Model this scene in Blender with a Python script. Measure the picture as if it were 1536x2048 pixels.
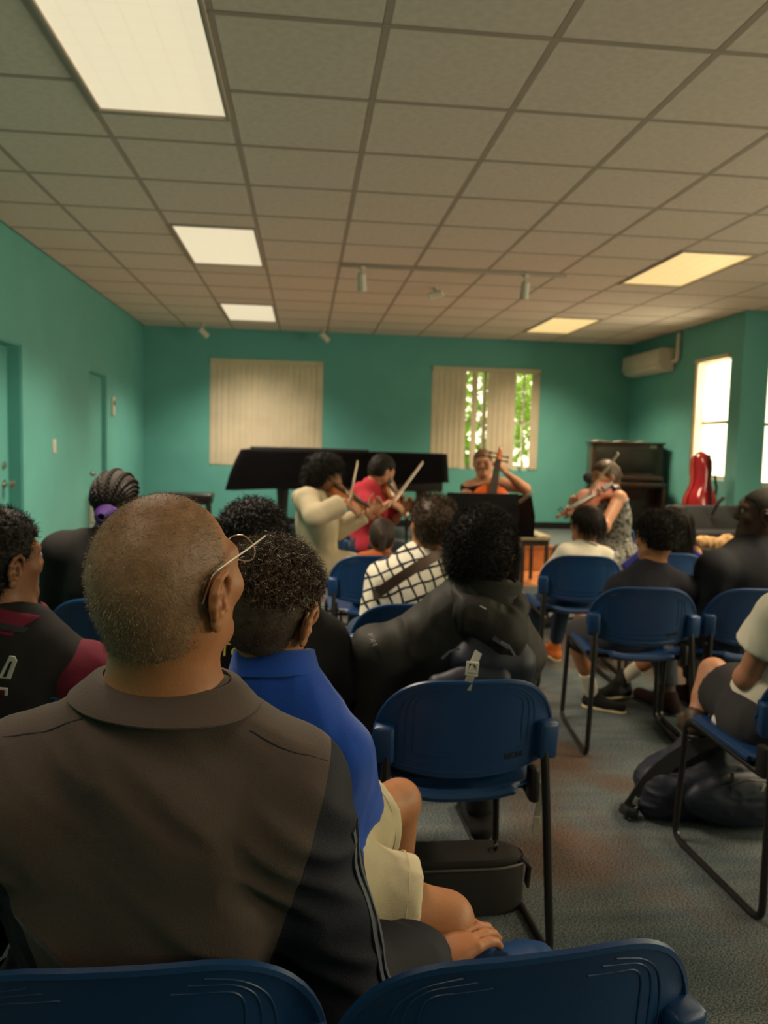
import bpy, bmesh, math, random, re
import numpy as np
from mathutils import Vector, Matrix, Euler

for o in list(bpy.data.objects): bpy.data.objects.remove(o)
SC = bpy.context.scene
COL = SC.collection
rnd = random.Random(7)
R = math.radians

# ------------------------------------------------------------------ camera, world, exposure
cam = bpy.data.cameras.new('camera'); camo = bpy.data.objects.new('camera', cam); COL.objects.link(camo)
YAW, PITCH, ROLL, EYE = .1009, .0848, .0255, 1.38
_f = Vector((math.sin(YAW)*math.cos(PITCH), math.cos(YAW)*math.cos(PITCH), -math.sin(PITCH)))
_r0 = Vector((math.cos(YAW), -math.sin(YAW), 0)); _u0 = _r0.cross(_f)
_r = math.cos(ROLL)*_r0+math.sin(ROLL)*_u0; _u = -math.sin(ROLL)*_r0+math.cos(ROLL)*_u0
camo.matrix_world = Matrix(((_r.x, _u.x, -_f.x, 0), (_r.y, _u.y, -_f.y, 0), (_r.z, _u.z, -_f.z, EYE), (0, 0, 0, 1)))
cam.sensor_fit = 'VERTICAL'; cam.sensor_height = 24; cam.lens = 1578.9/2048*24; cam.clip_start = .02
cam.dof.use_dof = True; cam.dof.focus_distance = 1.12; cam.dof.aperture_fstop = cam.lens/5.2
SC.camera = camo
SC.view_settings.view_transform = 'Standard'; SC.view_settings.look = 'None'
SC.view_settings.gamma = 1; SC.view_settings.use_curve_mapping = False
SC.view_settings.exposure = .6
wd = bpy.data.worlds.new('sky'); SC.world = wd; wd.use_nodes = True
_bg = wd.node_tree.nodes['Background']; _bg.inputs[0].default_value = (1, .86, .58, 1); _bg.inputs[1].default_value = 2.2
PANEL_GLOW, PANEL_LAMP, WINDOW_LAMP = .47, 40, 90

# ------------------------------------------------------------------ materials
def S(r, g, b):
    f = lambda c: (c/255/12.92 if c/255 <= .04045 else ((c/255+.055)/1.055)**2.4)
    return (f(r), f(g), f(b))
def M(name, col, rough=.7, var=.12, vs=6, bump=0, bs=200, metal=0, sheen=0, coat=0, spec=.4, col2=None, trans=0, sss=0):
    m = bpy.data.materials.new(name); m.use_nodes = True; nt = m.node_tree; b = nt.nodes['Principled BSDF']; L = nt.links.new
    b.inputs['Roughness'].default_value = rough; b.inputs['Metallic'].default_value = metal
    b.inputs['Specular IOR Level'].default_value = spec
    if sheen: b.inputs['Sheen Weight'].default_value = sheen
    if coat: b.inputs['Coat Weight'].default_value = coat; b.inputs['Coat Roughness'].default_value = .15
    if sss:
        b.inputs['Subsurface Weight'].default_value = sss; b.inputs['Subsurface Radius'].default_value = (.6, .25, .12); b.inputs['Subsurface Scale'].default_value = .01
    tc = nt.nodes.new('ShaderNodeTexCoord')
    n = nt.nodes.new('ShaderNodeTexNoise'); n.inputs['Scale'].default_value = vs; n.inputs['Detail'].default_value = 5
    L(tc.outputs['Object'], n.inputs['Vector'])
    rp = nt.nodes.new('ShaderNodeValToRGB')
    c2 = col2 or tuple(min(1, c*(1+var)) for c in col); c1 = col if col2 else tuple(c*(1-var) for c in col)
    rp.color_ramp.elements[0].position = .35; rp.color_ramp.elements[1].position = .65
    rp.color_ramp.elements[0].color = (*c1, 1); rp.color_ramp.elements[1].color = (*c2, 1)
    L(n.outputs['Fac'], rp.inputs['Fac']); L(rp.outputs['Color'], b.inputs['Base Color'])
    if bump:
        n2 = nt.nodes.new('ShaderNodeTexNoise'); n2.inputs['Scale'].default_value = bs; n2.inputs['Detail'].default_value = 3
        L(tc.outputs['Object'], n2.inputs['Vector'])
        bp = nt.nodes.new('ShaderNodeBump'); bp.inputs['Strength'].default_value = bump; bp.inputs['Distance'].default_value = .004
        L(n2.outputs['Fac'], bp.inputs['Height']); L(bp.outputs['Normal'], b.inputs['Normal'])
    if trans:
        t = nt.nodes.new('ShaderNodeBsdfTranslucent'); mx = nt.nodes.new('ShaderNodeMixShader'); mx.inputs[0].default_value = trans
        L(rp.outputs['Color'], t.inputs['Color']); L(b.outputs[0], mx.inputs[1]); L(t.outputs[0], mx.inputs[2]); L(mx.outputs[0], nt.nodes['Material Output'].inputs[0])
    return m
def glow(name, col, st):
    m = bpy.data.materials.new(name); m.use_nodes = True; nt = m.node_tree; b = nt.nodes['Principled BSDF']
    b.inputs['Base Color'].default_value = (.6, .55, .45, 1); b.inputs['Emission Color'].default_value = (*col, 1); b.inputs['Emission Strength'].default_value = st
    return m
def grid_cloth(name, base, line, f, w):
    m = M(name, base, .9, .06, bump=.2, bs=300); nt = m.node_tree; L = nt.links.new; b = nt.nodes['Principled BSDF']
    tc = nt.nodes.new('ShaderNodeTexCoord'); mp = nt.nodes.new('ShaderNodeMapping'); mp.inputs['Rotation'].default_value = (.1, R(22), 0)
    L(tc.outputs['Object'], mp.inputs[0])
    nz = nt.nodes.new('ShaderNodeTexNoise'); nz.inputs['Scale'].default_value = 9; L(tc.outputs['Object'], nz.inputs['Vector'])
    vm = nt.nodes.new('ShaderNodeVectorMath'); vm.operation = 'MULTIPLY_ADD'; vm.inputs[1].default_value = (.035,)*3
    L(nz.outputs['Color'], vm.inputs[0]); L(mp.outputs[0], vm.inputs[2])
    sp = nt.nodes.new('ShaderNodeSeparateXYZ'); L(vm.outputs[0], sp.inputs[0])
    outs = []
    for ax in ('X', 'Z'):
        a = nt.nodes.new('ShaderNodeMath'); a.operation = 'MULTIPLY'; a.inputs[1].default_value = f; L(sp.outputs[ax], a.inputs[0])
        c = nt.nodes.new('ShaderNodeMath'); c.operation = 'FRACT'; L(a.outputs[0], c.inputs[0])
        d = nt.nodes.new('ShaderNodeMath'); d.operation = 'LESS_THAN'; d.inputs[1].default_value = w; L(c.outputs[0], d.inputs[0]); outs.append(d)
    mxm = nt.nodes.new('ShaderNodeMath'); mxm.operation = 'MAXIMUM'; L(outs[0].outputs[0], mxm.inputs[0]); L(outs[1].outputs[0], mxm.inputs[1])
    mc = nt.nodes.new('ShaderNodeMixRGB'); mc.inputs[1].default_value = (*base, 1); mc.inputs[2].default_value = (*line, 1)
    L(mxm.outputs[0], mc.inputs[0]); L(mc.outputs[0], b.inputs['Base Color'])
    return m
def carpet_mat(name, ca, cb, cc):
    m = bpy.data.materials.new(name); m.use_nodes = True; nt = m.node_tree; L = nt.links.new; b = nt.nodes['Principled BSDF']
    b.inputs['Roughness'].default_value = .95; b.inputs['Specular IOR Level'].default_value = .1
    tc = nt.nodes.new('ShaderNodeTexCoord')
    def nz(scale, det, sv=(1, 1, 1)):
        mp = nt.nodes.new('ShaderNodeMapping'); mp.inputs['Scale'].default_value = sv; L(tc.outputs['Object'], mp.inputs[0])
        n = nt.nodes.new('ShaderNodeTexNoise'); n.inputs['Scale'].default_value = scale; n.inputs['Detail'].default_value = det; L(mp.outputs[0], n.inputs['Vector']); return n
    def ramp(n, p0, p1, c0, c1):
        r = nt.nodes.new('ShaderNodeValToRGB'); e = r.color_ramp.elements; e[0].position = p0; e[1].position = p1; e[0].color = (*c0, 1); e[1].color = (*c1, 1); L(n.outputs['Fac'], r.inputs[0]); return r
    big = ramp(nz(1.15, 3, (1.2, .8, 1)), .50, .62, (0, 0, 0), (1, 1, 1))
    mid = ramp(nz(4, 4, (.5, 3, 1)), .35, .65, (0, 0, 0), (1, 1, 1))
    fine = ramp(nz(170, 2, (1, 1.6, 1)), .38, .62, (.25,)*3, (1.75,)*3)
    row = nt.nodes.new('ShaderNodeTexWave'); row.inputs['Scale'].default_value = 55; row.inputs['Distortion'].default_value = 3; row.inputs['Detail'].default_value = 2; row.bands_direction = 'Y'
    L(tc.outputs['Object'], row.inputs['Vector'])
    m1 = nt.nodes.new('ShaderNodeMixRGB'); m1.inputs[1].default_value = (*ca, 1); m1.inputs[2].default_value = (*cb, 1); L(mid.outputs[0], m1.inputs[0])
    m2 = nt.nodes.new('ShaderNodeMixRGB'); m2.inputs[2].default_value = (*cc, 1); L(m1.outputs[0], m2.inputs[1]); L(big.outputs[0], m2.inputs[0])
    m3 = nt.nodes.new('ShaderNodeMixRGB'); m3.blend_type = 'MULTIPLY'; m3.inputs[0].default_value = 1; L(m2.outputs[0], m3.inputs[1]); L(fine.outputs[0], m3.inputs[2])
    L(m3.outputs[0], b.inputs['Base Color'])
    ad = nt.nodes.new('ShaderNodeMath'); ad.operation = 'ADD'; L(fine.outputs[0], ad.inputs[0]); L(row.outputs['Fac'], ad.inputs[1])
    bp = nt.nodes.new('ShaderNodeBump'); bp.inputs['Strength'].default_value = .5; bp.inputs['Distance'].default_value = .006; L(ad.outputs[0], bp.inputs['Height']); L(bp.outputs[0], b.inputs['Normal'])
    return m
def glass_mat(name):
    m = bpy.data.materials.new(name); m.use_nodes = True; nt = m.node_tree; L = nt.links.new
    t = nt.nodes.new('ShaderNodeBsdfTransparent'); g = nt.nodes.new('ShaderNodeBsdfGlossy'); g.inputs['Roughness'].default_value = .02
    t.inputs[0].default_value = (.95, .97, .96, 1)
    mx = nt.nodes.new('ShaderNodeMixShader')
    mx.inputs[0].default_value = .05; L(t.outputs[0], mx.inputs[1]); L(g.outputs[0], mx.inputs[2]); L(mx.outputs[0], nt.nodes['Material Output'].inputs[0]); return m

TEAL = M('teal_paint', (.125, .40, .368), .55, .04, 3, .08, 90, spec=.35)
TILE = M('ceiling_tile', (.80, .69, .61), .95, .05, 30, .35, 260, spec=.1)
GRID = M('grid_bar', (.44, .37, .31), .6, .04, spec=.3)
CARPET = carpet_mat('carpet', (.085, .106, .116), (.120, .135, .135), (.115, .078, .060))
STAGEC = carpet_mat('stage_carpet', (.10, .13, .14), (.12, .15, .155), (.11, .13, .135))
WOOD = M('orange_wood', (.42, .15, .045), .4, .25, 5, .1, 60, coat=.2)
WHITE = M('white_plastic', (.62, .58, .50), .4, .04)
CREAM = M('cream_blind', (.70, .61, .46), .6, .06, 3, trans=.18)
BLUE = M('blue_plastic', (.006, .040, .130), .36, .08, 2, .12, 700, spec=.5)
BLACKM = M('black_tube', (.012, .011, .011), .3, .1, spec=.5)
CHROME = M('brushed_metal', (.5, .47, .42), .3, .05, metal=1)
BLACK = M('black_cloth', (.010, .010, .011), .85, .15, bump=.3, bs=300)
BLACKP = M('black_plastic', (.012, .012, .013), .45, .1)
GLASS = glass_mat('window_glass')
DARKHAIR = M('dark_hair', (.009, .0065, .005), .65, .3, 40, spec=.22)
BROWNHAIR = M('brown_hair', (.060, .033, .018), .5, .3, 40, spec=.45)
CURLHAIR = M('brown_curls', (.065, .036, .018), .42, .4, 60, spec=.5)
GREYHAIR = M('grey_stubble', (.23, .165, .11), .5, .35, 90, spec=.5)
EYEW = M('eye_white', (.30, .26, .22), .3, .02); IRIS = M('eye_iris', (.02, .012, .008), .2, .02); LIPC = (.25, .07, .05)

# ------------------------------------------------------------------ objects, tags and mesh helpers
def link(name, me, mat=None, parent=None, loc=None):
    o = bpy.data.objects.new(name, me); COL.objects.link(o)
    if mat and me and not len(me.materials): me.materials.append(mat)
    if parent: o.parent = parent
    if loc: o.location = loc
    return o
def tag(o, label=None, cat=None, group=None, kind=None):
    if label: o['label'] = label
    if cat: o['category'] = cat
    if group: o['group'] = group
    if kind: o['kind'] = kind
    return o
def thing(name, label, cat, loc=(0, 0, 0), rz=0, group=None, rot=None):
    o = bpy.data.objects.new(name, None); COL.objects.link(o); o.location = loc; o.rotation_euler = rot or (0, 0, rz); o.empty_display_size = .1
    return tag(o, label, cat, group)
def copy_tree(o, parent=None):
    c = o.copy(); COL.objects.link(c)
    if parent: c.parent = parent
    for ch in list(o.children): copy_tree(ch, c)
    return c
def npmesh(name, V, Fq, smooth=True, sharp=None):
    V = np.asarray(V, dtype=np.float32); Fq = np.asarray(Fq, dtype=np.int32); n = Fq.shape[1]
    me = bpy.data.meshes.new(name); me.vertices.add(len(V)); me.vertices.foreach_set('co', V.ravel())
    me.loops.add(Fq.size); me.loops.foreach_set('vertex_index', Fq.ravel())
    me.polygons.add(len(Fq)); me.polygons.foreach_set('loop_start', np.arange(0, Fq.size, n, dtype=np.int32))
    me.polygons.foreach_set('use_smooth', np.full(len(Fq), smooth, dtype=bool)); me.update(calc_edges=True)
    if sharp: me.set_sharp_from_angle(angle=sharp)
    return me
def fillet(P, r, n=5):
    P = [Vector(p) for p in P]; out = [P[0]]
    for a, b, c in zip(P, P[1:], P[2:]):
        d0 = (a-b); d1 = (c-b); t = min(r, d0.length*.48, d1.length*.48); p0 = b+d0.normalized()*t; p1 = b+d1.normalized()*t
        for i in range(n+1):
            u = i/n; out.append(p0*(1-u)**2+b*2*u*(1-u)+p1*u*u)
    return out+[P[-1]]
class MB:
    def __init__(s): s.v = []; s.f = []
    def add(s, V, Fs):
        n = len(s.v); s.v += [tuple(v) for v in V]; s.f += [tuple(i+n for i in f) for f in Fs]; return s
    def box(s, c, d, rot=None, bev=0):
        c = Vector(c); x, y, z = (k/2 for k in d); Rm = (rot if isinstance(rot, Matrix) else Euler(rot).to_matrix()) if rot else Matrix.Identity(3)
        if not bev:
            V = [c+Rm@Vector((i*x, j*y, k*z)) for k in (-1, 1) for j in (-1, 1) for i in (-1, 1)]
            return s.add(V, [(0, 2, 3, 1), (4, 5, 7, 6), (0, 1, 5, 4), (2, 6, 7, 3), (0, 4, 6, 2), (1, 3, 7, 5)])
        bm = bmesh.new(); bmesh.ops.create_cube(bm, size=1)
        for v in bm.verts: v.co = Vector((v.co.x*d[0], v.co.y*d[1], v.co.z*d[2]))
        bmesh.ops.bevel(bm, geom=list(bm.edges), offset=min(bev, .49*min(d)), segments=2 if bev < .02 else 4, profile=.5, affect='EDGES')
        bm.verts.index_update(); s.add([c+Rm@v.co for v in bm.verts], [[v.index for v in f.verts] for f in bm.faces]); bm.free(); return s
    def tube(s, P, r, n=8, closed=False, flat=None):
        P = [Vector(p) for p in P]; m = len(P); rs = r if isinstance(r, (list, tuple)) else [r]*m
        V = []; T = []
        for i in range(m):
            a = P[(i-1) % m] if closed else P[max(0, i-1)]; b = P[(i+1) % m] if closed else P[min(m-1, i+1)]
            T.append((b-a).normalized())
        up = Vector(flat) if flat else (Vector((0, 0, 1)) if abs(T[0].z) < .9 else Vector((0, 1, 0)))
        nx = (up-T[0]*up.dot(T[0])).normalized()
        for i in range(m):
            nx = (nx-T[i]*nx.dot(T[i])).normalized(); ny = T[i].cross(nx)
            for k in range(n):
                a = 2*math.pi*k/n; V.append(P[i]+(nx*math.cos(a)+ny*math.sin(a))*rs[i])
        Fs = []
        for i in range(m if closed else m-1):
            for k in range(n):
                j = (i+1) % m; Fs.append((i*n+k, i*n+(k+1) % n, j*n+(k+1) % n, j*n+k))
        if not closed: Fs += [tuple(range(n))[::-1], tuple((m-1)*n+k for k in range(n))]
        return s.add(V, Fs)
    def ribbon(s, P, N, w, th=.002):
        P = [Vector(p) for p in P]; V = []; m = len(P)
        for i in range(m):
            t = (P[min(m-1, i+1)]-P[max(0, i-1)]).normalized(); nn = Vector(N[i] if isinstance(N, list) else N); nn = (nn-t*nn.dot(t)).normalized(); b = t.cross(nn)
            for q, e in ((-1, 0), (1, 0), (1, 1), (-1, 1)): V.append(P[i]+b*q*w/2+nn*(e-.5)*2*th)
        Fs = [(i*4+k, i*4+(k+1) % 4, i*4+4+(k+1) % 4, i*4+4+k) for i in range(m-1) for k in range(4)]+[(3, 2, 1, 0), tuple((m-1)*4+k for k in range(4))]
        return s.add(V, Fs)
    def lathe(s, prof, n=16, c=(0, 0, 0), axis=(0, 0, 1)):
        q = Vector((0, 0, 1)).rotation_difference(Vector(axis)).to_matrix(); c = Vector(c)
        V = [c+q@Vector((r*math.cos(2*math.pi*k/n), r*math.sin(2*math.pi*k/n), z)) for r, z in prof for k in range(n)]; m = len(prof)
        Fs = [(i*n+k, i*n+(k+1) % n, (i+1)*n+(k+1) % n, (i+1)*n+k) for i in range(m-1) for k in range(n)]
        Fs += [tuple(range(n))[::-1], tuple((m-1)*n+k for k in range(n))]
        return s.add(V, Fs)
    def ball(s, c, r, n=12, rot=None):
        c = Vector(c); r = (r,)*3 if isinstance(r, (int, float)) else r; Rm = rot or Matrix.Identity(3); m = n//2
        V = [c+Rm@Vector((r[0]*math.sin(math.pi*i/m)*math.cos(2*math.pi*k/n), r[1]*math.sin(math.pi*i/m)*math.sin(2*math.pi*k/n), r[2]*math.cos(math.pi*i/m))) for i in range(1, m) for k in range(n)]
        b = len(V); V += [c+Rm@Vector((0, 0, r[2])), c-Rm@Vector((0, 0, r[2]))]
        Fs = [(i*n+k, (i+1)*n+k, (i+1)*n+(k+1) % n, i*n+(k+1) % n) for i in range(m-2) for k in range(n)]
        Fs += [(b, k, (k+1) % n) for k in range(n)]+[(b+1, (m-2)*n+(k+1) % n, (m-2)*n+k) for k in range(n)]
        return s.add(V, Fs)
    def prism(s, poly, z0, z1, fr=None):
        fr = fr or Matrix.Identity(4); n = len(poly)
        V = [fr@Vector((x, y, z)) for z in (z0, z1) for x, y in poly]
        return s.add(V, [tuple(range(n))[::-1], tuple(range(n, 2*n))]+[(i, (i+1) % n, n+(i+1) % n, n+i) for i in range(n)])
    def sheet(s, G, th, nrm=None):
        """a grid of points (rows x cols) made into a thin closed sheet"""
        m, n = len(G), len(G[0]); A = np.array([[list(p) for p in row] for row in G])
        du = np.gradient(A, axis=1); dv = np.gradient(A, axis=0); N = np.cross(du, dv); N /= np.linalg.norm(N, axis=2, keepdims=True)+1e-9
        V = [tuple(p) for p in (A+N*th/2).reshape(-1, 3)]+[tuple(p) for p in (A-N*th/2).reshape(-1, 3)]; K = m*n; Fs = []
        for i in range(m-1):
            for j in range(n-1):
                a = i*n+j; Fs += [(a, a+1, a+n+1, a+n), (K+a, K+a+n, K+a+n+1, K+a+1)]
        rim = [i for i in range(n)]+[i*n+n-1 for i in range(1, m)]+[(m-1)*n+j for j in range(n-2, -1, -1)]+[i*n for i in range(m-2, 0, -1)]
        for a, b in zip(rim, rim[1:]+rim[:1]): Fs.append((b, a, K+a, K+b))
        return s.add(V, Fs)
    def mesh(s, name, sharp=.6):
        me = bpy.data.meshes.new(name); me.from_pydata(s.v, [], s.f); me.update()
        if sharp is not None:
            me.polygons.foreach_set('use_smooth', [True]*len(me.polygons)); me.set_sharp_from_angle(angle=sharp)
        return me
    def build(s, name, mat, parent=None, loc=None, sharp=.6): return link(name, s.mesh(name, sharp), mat, parent, loc)
def text(name, body, size, mtx, mat, parent=None, ext=.0006, bold=0):
    cu = bpy.data.curves.new(name, 'FONT'); cu.body = body; cu.size = size; cu.extrude = ext; cu.offset = bold; cu.align_x = 'CENTER'; cu.align_y = 'CENTER'
    t = bpy.data.objects.new(name, cu); COL.objects.link(t); dg = bpy.context.evaluated_depsgraph_get(); me = bpy.data.meshes.new_from_object(t.evaluated_get(dg)); bpy.data.objects.remove(t)
    me.name = name; me.materials.clear(); o = link(name, me, mat, parent); o.matrix_local = mtx; return o
def frame_mtx(o, x, z):
    """matrix with origin o, local X along x and local Z near z"""
    x = Vector(x).normalized(); z = Vector(z); y = z.cross(x).normalized(); z = x.cross(y)
    return Matrix(((x.x, y.x, z.x, o[0]), (x.y, y.y, z.y, o[1]), (x.z, y.z, z.z, o[2]), (0, 0, 0, 1)))

# ------------------------------------------------------------------ signed distance bodies
def vnoise(P, f, seed=0):
    q = P*f+seed*17.3; i = np.floor(q).astype(np.int64); t = q-i; t = t*t*(3-2*t)
    def h(a, b, c):
        n = (a*374761393+b*668265263+c*2147483647+seed*1274126177) & 0xffffffff; n = ((n ^ (n >> 13))*1274126177) & 0xffffffff
        return ((n ^ (n >> 16)) & 0xffff)/32767.5-1
    o = 0
    for a in (0, 1):
        for b in (0, 1):
            for c in (0, 1):
                w = (t[:, 0] if a else 1-t[:, 0])*(t[:, 1] if b else 1-t[:, 1])*(t[:, 2] if c else 1-t[:, 2]); o = o+w*h(i[:, 0]+a, i[:, 1]+b, i[:, 2]+c)
    return o
A3 = lambda v: np.array(v, dtype=np.float32)
def cap(a, b, ra, rb=None, ax=None, fl=1., cut=None):
    """tapered capsule; ax/fl flatten it along an axis; cut=(point, outward normal) ends it flat"""
    a, b = A3(a), A3(b); rb = ra if rb is None else rb; m = max(ra, rb)*max(1, fl)
    lo, hi = np.minimum(a, b)-m, np.maximum(a, b)+m; ab = b-a; L2 = float(ab@ab)+1e-9
    axn = A3(ax)/np.linalg.norm(ax) if ax is not None else None
    def fn(P):
        q = P-a; t = np.clip((q@ab)/L2, 0, 1); d = q-t[..., None]*ab
        if axn is not None:
            c = d@axn; d = d+np.multiply.outer(c*(1/fl-1), axn)
            g = np.sqrt((d*d).sum(-1)); r = (ra+(rb-ra)*t); o = (g-r)*(min(1, fl)*.5+.5)
        else: o = np.sqrt((d*d).sum(-1))-(ra+(rb-ra)*t)
        if cut is not None: o = np.maximum(o, (P-A3(cut[0]))@A3(Vector(cut[1]).normalized()))
        return o
    return lo, hi, fn
def ell(c, r, Rm=None):
    c = A3(c); r = A3(r); m = float(r.max()); Rn = np.array(Rm, dtype=np.float32) if Rm is not None else np.eye(3, dtype=np.float32)
    def fn(P):
        q = (P-c)@Rn; k0 = np.sqrt(((q/r)**2).sum(-1)); k1 = np.sqrt(((q/(r*r))**2).sum(-1))+1e-6; return k0*(k0-1)/k1
    return c-m, c+m, fn
def rbox(c, h, Rm=None, rad=.01):
    c = A3(c); h = A3(h); m = float(np.linalg.norm(h)); Rn = np.array(Rm, dtype=np.float32) if Rm is not None else np.eye(3, dtype=np.float32)
    def fn(P):
        q = np.abs((P-c)@Rn)-(h-rad); return np.sqrt((np.maximum(q, 0)**2).sum(-1))+np.minimum(q.max(-1), 0)-rad
    return c-m, c+m, fn
def nets(ops, h, clip=None):
    """ops: (kind, prim, k) with kind '+' smooth union, '-' smooth cut, '&' function applied to the whole field"""
    lo = np.min([p[0] for k, p, _ in ops if k == '+'], axis=0)-3*h-.01; hi = np.max([p[1] for k, p, _ in ops if k == '+'], axis=0)+3*h+.01
    if clip: lo = np.maximum(lo, A3(clip[0])); hi = np.minimum(hi, A3(clip[1]))
    n = np.ceil((hi-lo)/h).astype(int)+1; D = np.full(n, .2, dtype=np.float32)
    axs = [lo[i]+h*np.arange(n[i], dtype=np.float32) for i in range(3)]
    for kind, p, k in ops:
        i0 = np.clip(np.floor((p[0]-k-2*h-lo)/h).astype(int), 0, n-1); i1 = np.clip(np.ceil((p[1]+k+2*h-lo)/h).astype(int)+1, 1, n)
        if kind == '&': i0 = np.zeros(3, int); i1 = n
        if (i1 <= i0).any(): continue
        sl = tuple(slice(a, b) for a, b in zip(i0, i1)); P = np.stack(np.meshgrid(*[x[s_] for x, s_ in zip(axs, sl)], indexing='ij'), -1).astype(np.float32)
        v = D[sl]
        if kind == '&': D[sl] = np.maximum(v, p[2](P)); continue
        d = p[2](P)
        if kind == '+':
            D[sl] = np.minimum(v, d)-(np.maximum(k-np.abs(v-d), 0)**2/(4*k) if k else 0)
        else:
            d = -d; D[sl] = np.maximum(v, d)+(np.maximum(k-np.abs(v-d), 0)**2/(4*k) if k else 0)
    D[0], D[-1] = .2, .2; D[:, 0], D[:, -1] = .2, .2; D[:, :, 0], D[:, :, -1] = .2, .2
    Sg = D < 0; sh = tuple(n-1); cnt = np.zeros(sh, np.int8)
    corner = [(a, b, c) for a in (0, 1) for b in (0, 1) for c in (0, 1)]
    for a, b, c in corner: cnt += Sg[a:a+sh[0], b:b+sh[1], c:c+sh[2]]
    act = (cnt > 0) & (cnt < 8); I = np.argwhere(act); idm = np.full(sh, -1, np.int32); idm[act] = np.arange(len(I))
    pos = np.zeros((len(I), 3), np.float32); ne = np.zeros(len(I), np.float32)
    for c0 in corner:
        for ax in range(3):
            if c0[ax]: continue
            c1 = list(c0); c1[ax] = 1; i0 = I+np.array(c0); i1 = I+np.array(c1)
            v0 = D[i0[:, 0], i0[:, 1], i0[:, 2]]; v1 = D[i1[:, 0], i1[:, 1], i1[:, 2]]; m = (v0 < 0) != (v1 < 0)
            t = np.where(m, v0/np.where(m, v0-v1, 1), 0); q = np.tile(np.array(c0, np.float32), (len(I), 1)); q[:, ax] += t
            pos[m] += q[m]; ne += m
    V = lo+h*(I+pos/ne[:, None]); Fs = []
    for ax in range(3):
        b, c = (ax+1) % 3, (ax+2) % 3
        s0 = [slice(1, -1)]*3; s1 = [slice(1, -1)]*3; s0[ax] = slice(0, -1); s1[ax] = slice(1, None)
        a0 = Sg[tuple(s0)]; a1 = Sg[tuple(s1)]; E = np.argwhere(a0 != a1)
        ins = a0[E[:, 0], E[:, 1], E[:, 2]]; E = E+1; E[:, ax] -= 1
        q = []
        for db, dc in ((-1, -1), (0, -1), (0, 0), (-1, 0)):
            e = E.copy(); e[:, b] += db; e[:, c] += dc; q.append(idm[e[:, 0], e[:, 1], e[:, 2]])
        q = np.stack(q, 1); q[~ins] = q[~ins][:, ::-1]; Fs.append(q)
    return V.astype(np.float32), np.concatenate(Fs)
def vnormals(V, Fq):
    a = np.cross(V[Fq[:, 2]]-V[Fq[:, 0]], V[Fq[:, 3]]-V[Fq[:, 1]]); N = np.zeros_like(V)
    for i in range(4):
        for k in range(3): N[:, k] += np.bincount(Fq[:, i], a[:, k], len(V))
    return N/(np.linalg.norm(N, axis=1, keepdims=True)+1e-9)
def relax(V, Fq, it=1, w=.5):
    for _ in range(it):
        acc = np.zeros_like(V); c = np.zeros(len(V))
        for i in range(4):
            j = (i+1) % 4
            for x, y in ((i, j), (j, i)):
                for k in range(3): acc[:, k] += np.bincount(Fq[:, x], V[Fq[:, y], k], len(V))
                c += np.bincount(Fq[:, x], minlength=len(V))
        V = (V*(1-w)+w*acc/c[:, None]).astype(np.float32)
    return V
def strands(V, N, n, length, rad, K=4, curl=0, cr=.003, down=0., comb=None, seed=1, jit=.3, sides=2):
    """n tapered hairs rooted on points V with normals N"""
    g = np.random.default_rng(seed); idx = g.integers(0, len(V), n); p = V[idx]+g.normal(0, .0012, (n, 3)); d = N[idx]+g.normal(0, jit, (n, 3)); d[:, 2] -= down
    if comb is not None: d = d+comb(V[idx], N[idx])
    d /= np.linalg.norm(d, axis=1, keepdims=True); ln = length*g.uniform(.6, 1.25, n); ref = g.normal(size=(n, 3)); u = np.cross(d, ref); u /= np.linalg.norm(u, axis=1, keepdims=True); w = np.cross(d, u); ph = g.uniform(0, 6.28, n)
    rings = []
    for k in range(K+1):
        t = k/K; c = p+d*(ln*t)[:, None]*(1-.25*t*bool(down)); c[:, 2] -= down*ln*t*t*.8
        if curl:
            a = ph+t*curl*6.283; c = c+(u*np.cos(a)[:, None]+w*np.sin(a)[:, None])*cr*min(1, t*3)
        r = rad*(1-.7*t)
        rings.append(np.stack([c+(u*math.cos(2*math.pi*j/sides)+w*math.sin(2*math.pi*j/sides))*r for j in range(sides)], 1))
    VV = np.stack(rings, 1).reshape(-1, 3); base = (np.arange(n)*(K+1)*sides)[:, None]; Fs = []
    for k in range(K):
        for j in range(sides if sides > 2 else 1):
            Fs.append(base+np.array([k*sides+j, k*sides+(j+1) % sides, (k+1)*sides+(j+1) % sides, (k+1)*sides+j]))
    return VV.astype(np.float32), np.concatenate(Fs).astype(np.int32)
def join(parts):
    Vs, Fs, n = [], [], 0
    for V, Fq in parts: Vs.append(V); Fs.append(Fq+n); n += len(V)
    return np.concatenate(Vs), np.concatenate(Fs)
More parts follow.
